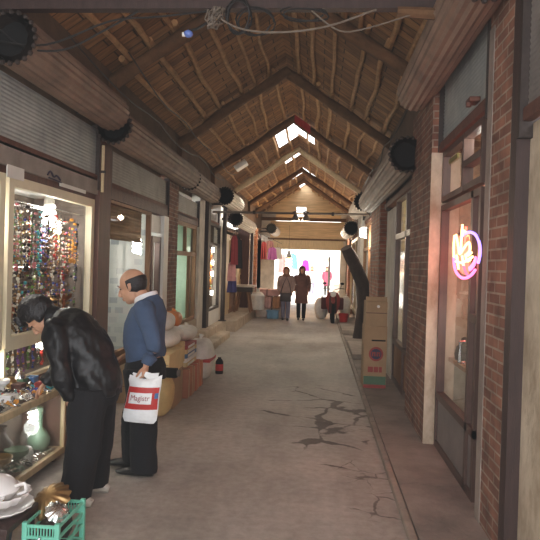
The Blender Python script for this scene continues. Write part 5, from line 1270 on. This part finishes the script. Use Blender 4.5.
# the dark rail and beam across the top of the view
cb_ = thing('cross_beam','dark red brown iron beam spanning the alley high in front','beam',(-.7,4.5,3.55))
MB().box(-2.62,1.2,4.46,4.54,3.545,3.60).build('lower_flange',M['wooddark2'],cb_,smooth=False); MB().box(-2.62,1.2,4.49,4.51,3.60,3.70).build('web',M['wooddark2'],cb_,smooth=False); MB().box(-2.62,1.2,4.46,4.54,3.70,3.74).build('upper_flange',M['wooddark2'],cb_,smooth=False)
o = MB().tube(wobble((.50,4.42,3.50),(1.14,4.36,3.44),4,.02,3),[.035,.04,.042,.04,.035],8).build('wooden_strut',M['log']); tag(o,'short pale wooden strut under the iron beam by the neon shop pier','strut')
def cable(label, pts, r=.008, mat='wire', grp='cables slung under the iron beam'):
    o = MB().tube(spath(pts,None,5),r,6).build('cable',M[mat]); return tag(o,label,'cable',grp)
cable('dark cable sagging from the near coil over the jewellery shutter',[(-2.42,4.4,3.40),(-2.2,4.4,3.24),(-1.9,4.4,3.22),(-1.6,4.4,3.36),(-1.35,4.4,3.50)])
cable('dark cable rising from the near coil to the bulb knot',[(-2.40,4.35,3.27),(-2.0,4.35,3.24),(-1.55,4.38,3.42),(-1.2,4.4,3.46),(-.83,4.4,3.5)])
cable('pale grey cable sagging gently from the knot of wires towards the strut',[(-.80,4.4,3.48),(-.62,4.4,3.38),(-.35,4.38,3.34),(0,4.38,3.38),(.35,4.38,3.50)],.008,'wiret')
cable('thin grey cable in a low swag beside the pale cable',[(-.1,4.4,3.50),(.10,4.4,3.36),(.30,4.4,3.38),(.62,4.4,3.48)],.006,'wiret')
cable('dark cable running from the knot of wires to the blue bulb',[(-.80,4.42,3.46),(-.92,4.46,3.40),(-1.0,4.5,3.40)],.01)
def coilw_(label,c,R,h,n,mat='wire'):
    c = V(c); p = [c+V((R*math.cos(a)*(1+.1*math.sin(a*.37)),.02*math.sin(a*1.3),h*math.sin(a)+.015*math.sin(a*.61))) for a in [i/16*2*PI for i in range(16*n)]]
    o = MB().tube(p,.007,6).build('cable_coil',M[mat]); tag(o,label,'cable coil','loops of spare cable under the beam')
coilw_('loose loop of dark cable hanging beside the knot of wires',(-.62,4.42,3.47),.085,.12,3)
coilw_('larger loop of dark cable hanging next to the first loop, further from the knot',(-.50,4.44,3.44),.13,.10,2)
coilw_('short flat loop of dark cable near the strut side of the beam',(-.15,4.46,3.50),.16,.05,2)
kn = MB()
for i in range(14):
    a = i*2.4; kn.tube([V((-.79,4.42,3.46))+V((.07*math.cos(a+j*.9)*(.5+.5*math.sin(j+i)),.04*math.sin(a*1.7+j),.07*math.sin(a+j*1.1))) for j in range(8)],.007,5)
o = kn.build('wire_knot',M['wiret']); tag(o,'tangled knot of wires hung from the middle of the iron beam','wire knot')
bl = thing('blue_bulb','small blue bulb hanging under the iron beam on the shop window side','bulb',(-1.0,4.5,3.38)); MB().ball((-1.0,4.5,3.375),(.036,.03,.028),12,8).build('bulb_glass',colm('blue_bulb_glass',96,120,190,.2),bl); MB().lathe([(.016,0),(.016,.05),(.001,.05)],(-1.045,4.5,3.37),10,axis='x').build('socket',M['white'],bl)
for i,(x,y0,y1,z) in enumerate(((-2.2,5.2,14.2,3.62),(-1.95,6.0,14.2,3.75),(.95,7.2,14.2,3.55))):
    o = MB().tube([V((x+.03*math.sin(k*.8+i),lerp(y0,y1,k/14),z-.12*math.sin(PI*((k*3)%14)/14))) for k in range(15)],.008,5).build('cable',M['wire']); tag(o,['dark cable strung along the eave above the first left coils','second dark cable strung along the left eave, higher and further out','dark cable strung along the eave above the neon shop side'][i],'cable','cables strung along the eaves')
cd = thing('conduit','short white conduit fixed to the brown post between the first two shops','conduit',(-2.41,6.58,2.4)); MB().lathe([(.018,0),(.018,.52)],(-2.42,6.74,2.45),10).build('tube',M['woodpale'],cd); MB().rbox(-2.45,-2.39,6.72,6.77,2.66,2.69,.004).build('clip',M['iron'],cd)
for y0,y1,z0,z1,l in ((4.70,4.98,2.33,2.43,'white paper strip on the brown beam above the cream mullion'),(5.70,6.35,2.385,2.42,'long narrow white label on the brown beam above the jewellery window')):
    o = MB().box(-2.463,-2.455,y0,y1,z0,z1).build('paper_strip',M['white'],smooth=False); tag(o,l,'paper strip')
mb = MB(); mb.tube(spath([(-2.455,5.42,2.45),(-2.455,5.48,2.49),(-2.455,5.55,2.45),(-2.455,5.62,2.47),(-2.455,5.70,2.44)]),.009,5); mb.tube([(-2.455,5.45,2.43),(-2.455,5.72,2.42)],.007,5)
o = mb.build('scribble',M['navy']); tag(o,'dark painted squiggle on the brown beam above the jewellery window','marking')
bl_ = thing('window_blind','brown translucent blind behind the upper glass of the tiled shop','blind',(-2.6,8.0,2.0)); 
MB().slab(lambda u,v:(-2.62+.006*math.sin(v*60),lerp(7.18,8.97,u),lerp(1.98,2.40,v)),6,40,(.004,0,0)).build('cloth',pm('brown_blind',srgb(172,140,108),.8,var=.25,sc=3),bl_)
MB().tube([(-2.61,7.18,1.97),(-2.61,8.97,1.97)],.012,6).build('bottom_bar',M['woodmid'],bl_)
pnl = thing('white_panel','white box panel hanging under the left roof slope','lamp',(-1.95,14.9,4.0));  # plain white panel that reflects the skylight, gives no light itself
R = Matrix.Rotation(math.radians(-34),3,'Y'); mb = MB(); mb.rbox(-.16,.16,-.18,.18,-.06,.06,.02); mb.v=[V((-1.93,14.9,4.07))+R@p for p in mb.v]; mb.build('housing',M['white'],pnl)
MB().tube([(-1.93,14.9,4.12),(-1.93,14.9,4.46)],.01,5).build('hanging_rod',M['iron'],pnl)
rc = MB().slab(lambda u,v:(lerp(-.66,-.28,u),14.66+.02*math.sin(u*9),lerp(5.26-.68*(u*.38),5.08-.68*(u*.38),v)),8,4,(0,.01,0)).build('red_cloth',M['red']); tag(rc,'red cloth hung on a roof truss just below the bright roof gap','cloth')

# ---- stalls and hangings in the sunlit street beyond
aw = thing('stall_awning','white awning on poles over a stall in the sunlit street','awning',(1.6,31,0))
MB().slab(lambda u,v:(lerp(.5,2.6,u),lerp(30,33,v),2.15+.25*v+.05*math.sin(u*9)),10,4,(0,0,.02)).build('canopy',M['white'],aw)
for a,b in ((.56,30.1),(2.5,30.1),(.56,32.9),(2.5,32.9)): MB().tube([(a,b,0),(a,b,2.2)],.03,6).build('pole',M['iron'],aw)
stt = thing('street_stall','pale stall table under the white awning in the sunlit street','stall',(1.5,31.2,0)); MB().rbox(.75,2.3,30.6,31.8,.75,.82,.01).build('table_board',M['coilw'],stt); MB().box(.78,2.27,30.62,30.64,.05,.75).build('skirt_cloth',M['bpale'],stt,smooth=False)
for i,(x,y,z,w,h,m,n) in enumerate(((-.63,31,1.98,.3,.55,'magenta','magenta'),(-1.35,31.5,2.3,.5,.8,'teal','teal'),(-.1,33,2.5,.5,.6,'whitecoat','pale'),(-1.75,30.5,2.2,.35,.9,'gpink','pale pink'),(.25,31,2.4,.4,.5,'bpale','off-white'))):
    garment(f'{n} garment hanging in the sunlit street beyond the far opening',(x,y,z),w,h,M[m],i,'garments hung in the street')
ln = MB().tube([(-5.2,31,2.62),(-1.0,31.3,2.5),(3.2,31,2.7)],.012,5).build('washing_line',M['wire']); tag(ln,'line strung across the sunlit street with hanging garments','line')

# ================================================================== LIGHT, SKY, CAMERA
wd = bpy.data.worlds.new('World'); scn.world = wd; wd.use_nodes = True
bg = wd.node_tree.nodes['Background']; bg.inputs[0].default_value = (.93,.96,1,1); bg.inputs[1].default_value = 4.0
sun = bpy.data.lights.new('sun','SUN'); sun.energy = 11; sun.angle = math.radians(1.5); sun.color = (1,.95,.86)
so = bpy.data.objects.new('sun',sun); so.rotation_euler = V((-.70,-.55,-.85)).to_track_quat('-Z','Y').to_euler(); COL.objects.link(so)
cam = bpy.data.cameras.new('Camera'); co = bpy.data.objects.new('Camera',cam); COL.objects.link(co)
F_ = 620.; cam.sensor_fit = 'HORIZONTAL'; cam.sensor_width = 36; cam.lens = 36*F_/540; cam.clip_end = 300; cam.clip_start = .05
Rm = Matrix.Rotation(math.atan(48/F_),3,'Z') @ Matrix.Rotation(PI/2-math.atan(5.4/F_),3,'X') @ Matrix.Rotation(math.radians(1.7),3,'Z')
co.matrix_world = Matrix.Translation((0,0,1.7)) @ Rm.to_4x4(); scn.camera = co
scn.view_settings.view_transform = 'Standard'; scn.view_settings.look = 'None'; scn.view_settings.exposure = .2
scn.cycles.max_bounces = 8; scn.cycles.transparent_max_bounces = 16; scn.cycles.sample_clamp_indirect = 6

scn.view_settings.use_curve_mapping = True
cm_ = scn.view_settings.curve_mapping; cv = cm_.curves[3]
cv.points[0].location = (0,.011); cv.points[1].location = (1,1); cv.points.new(.25,.275); cm_.update()
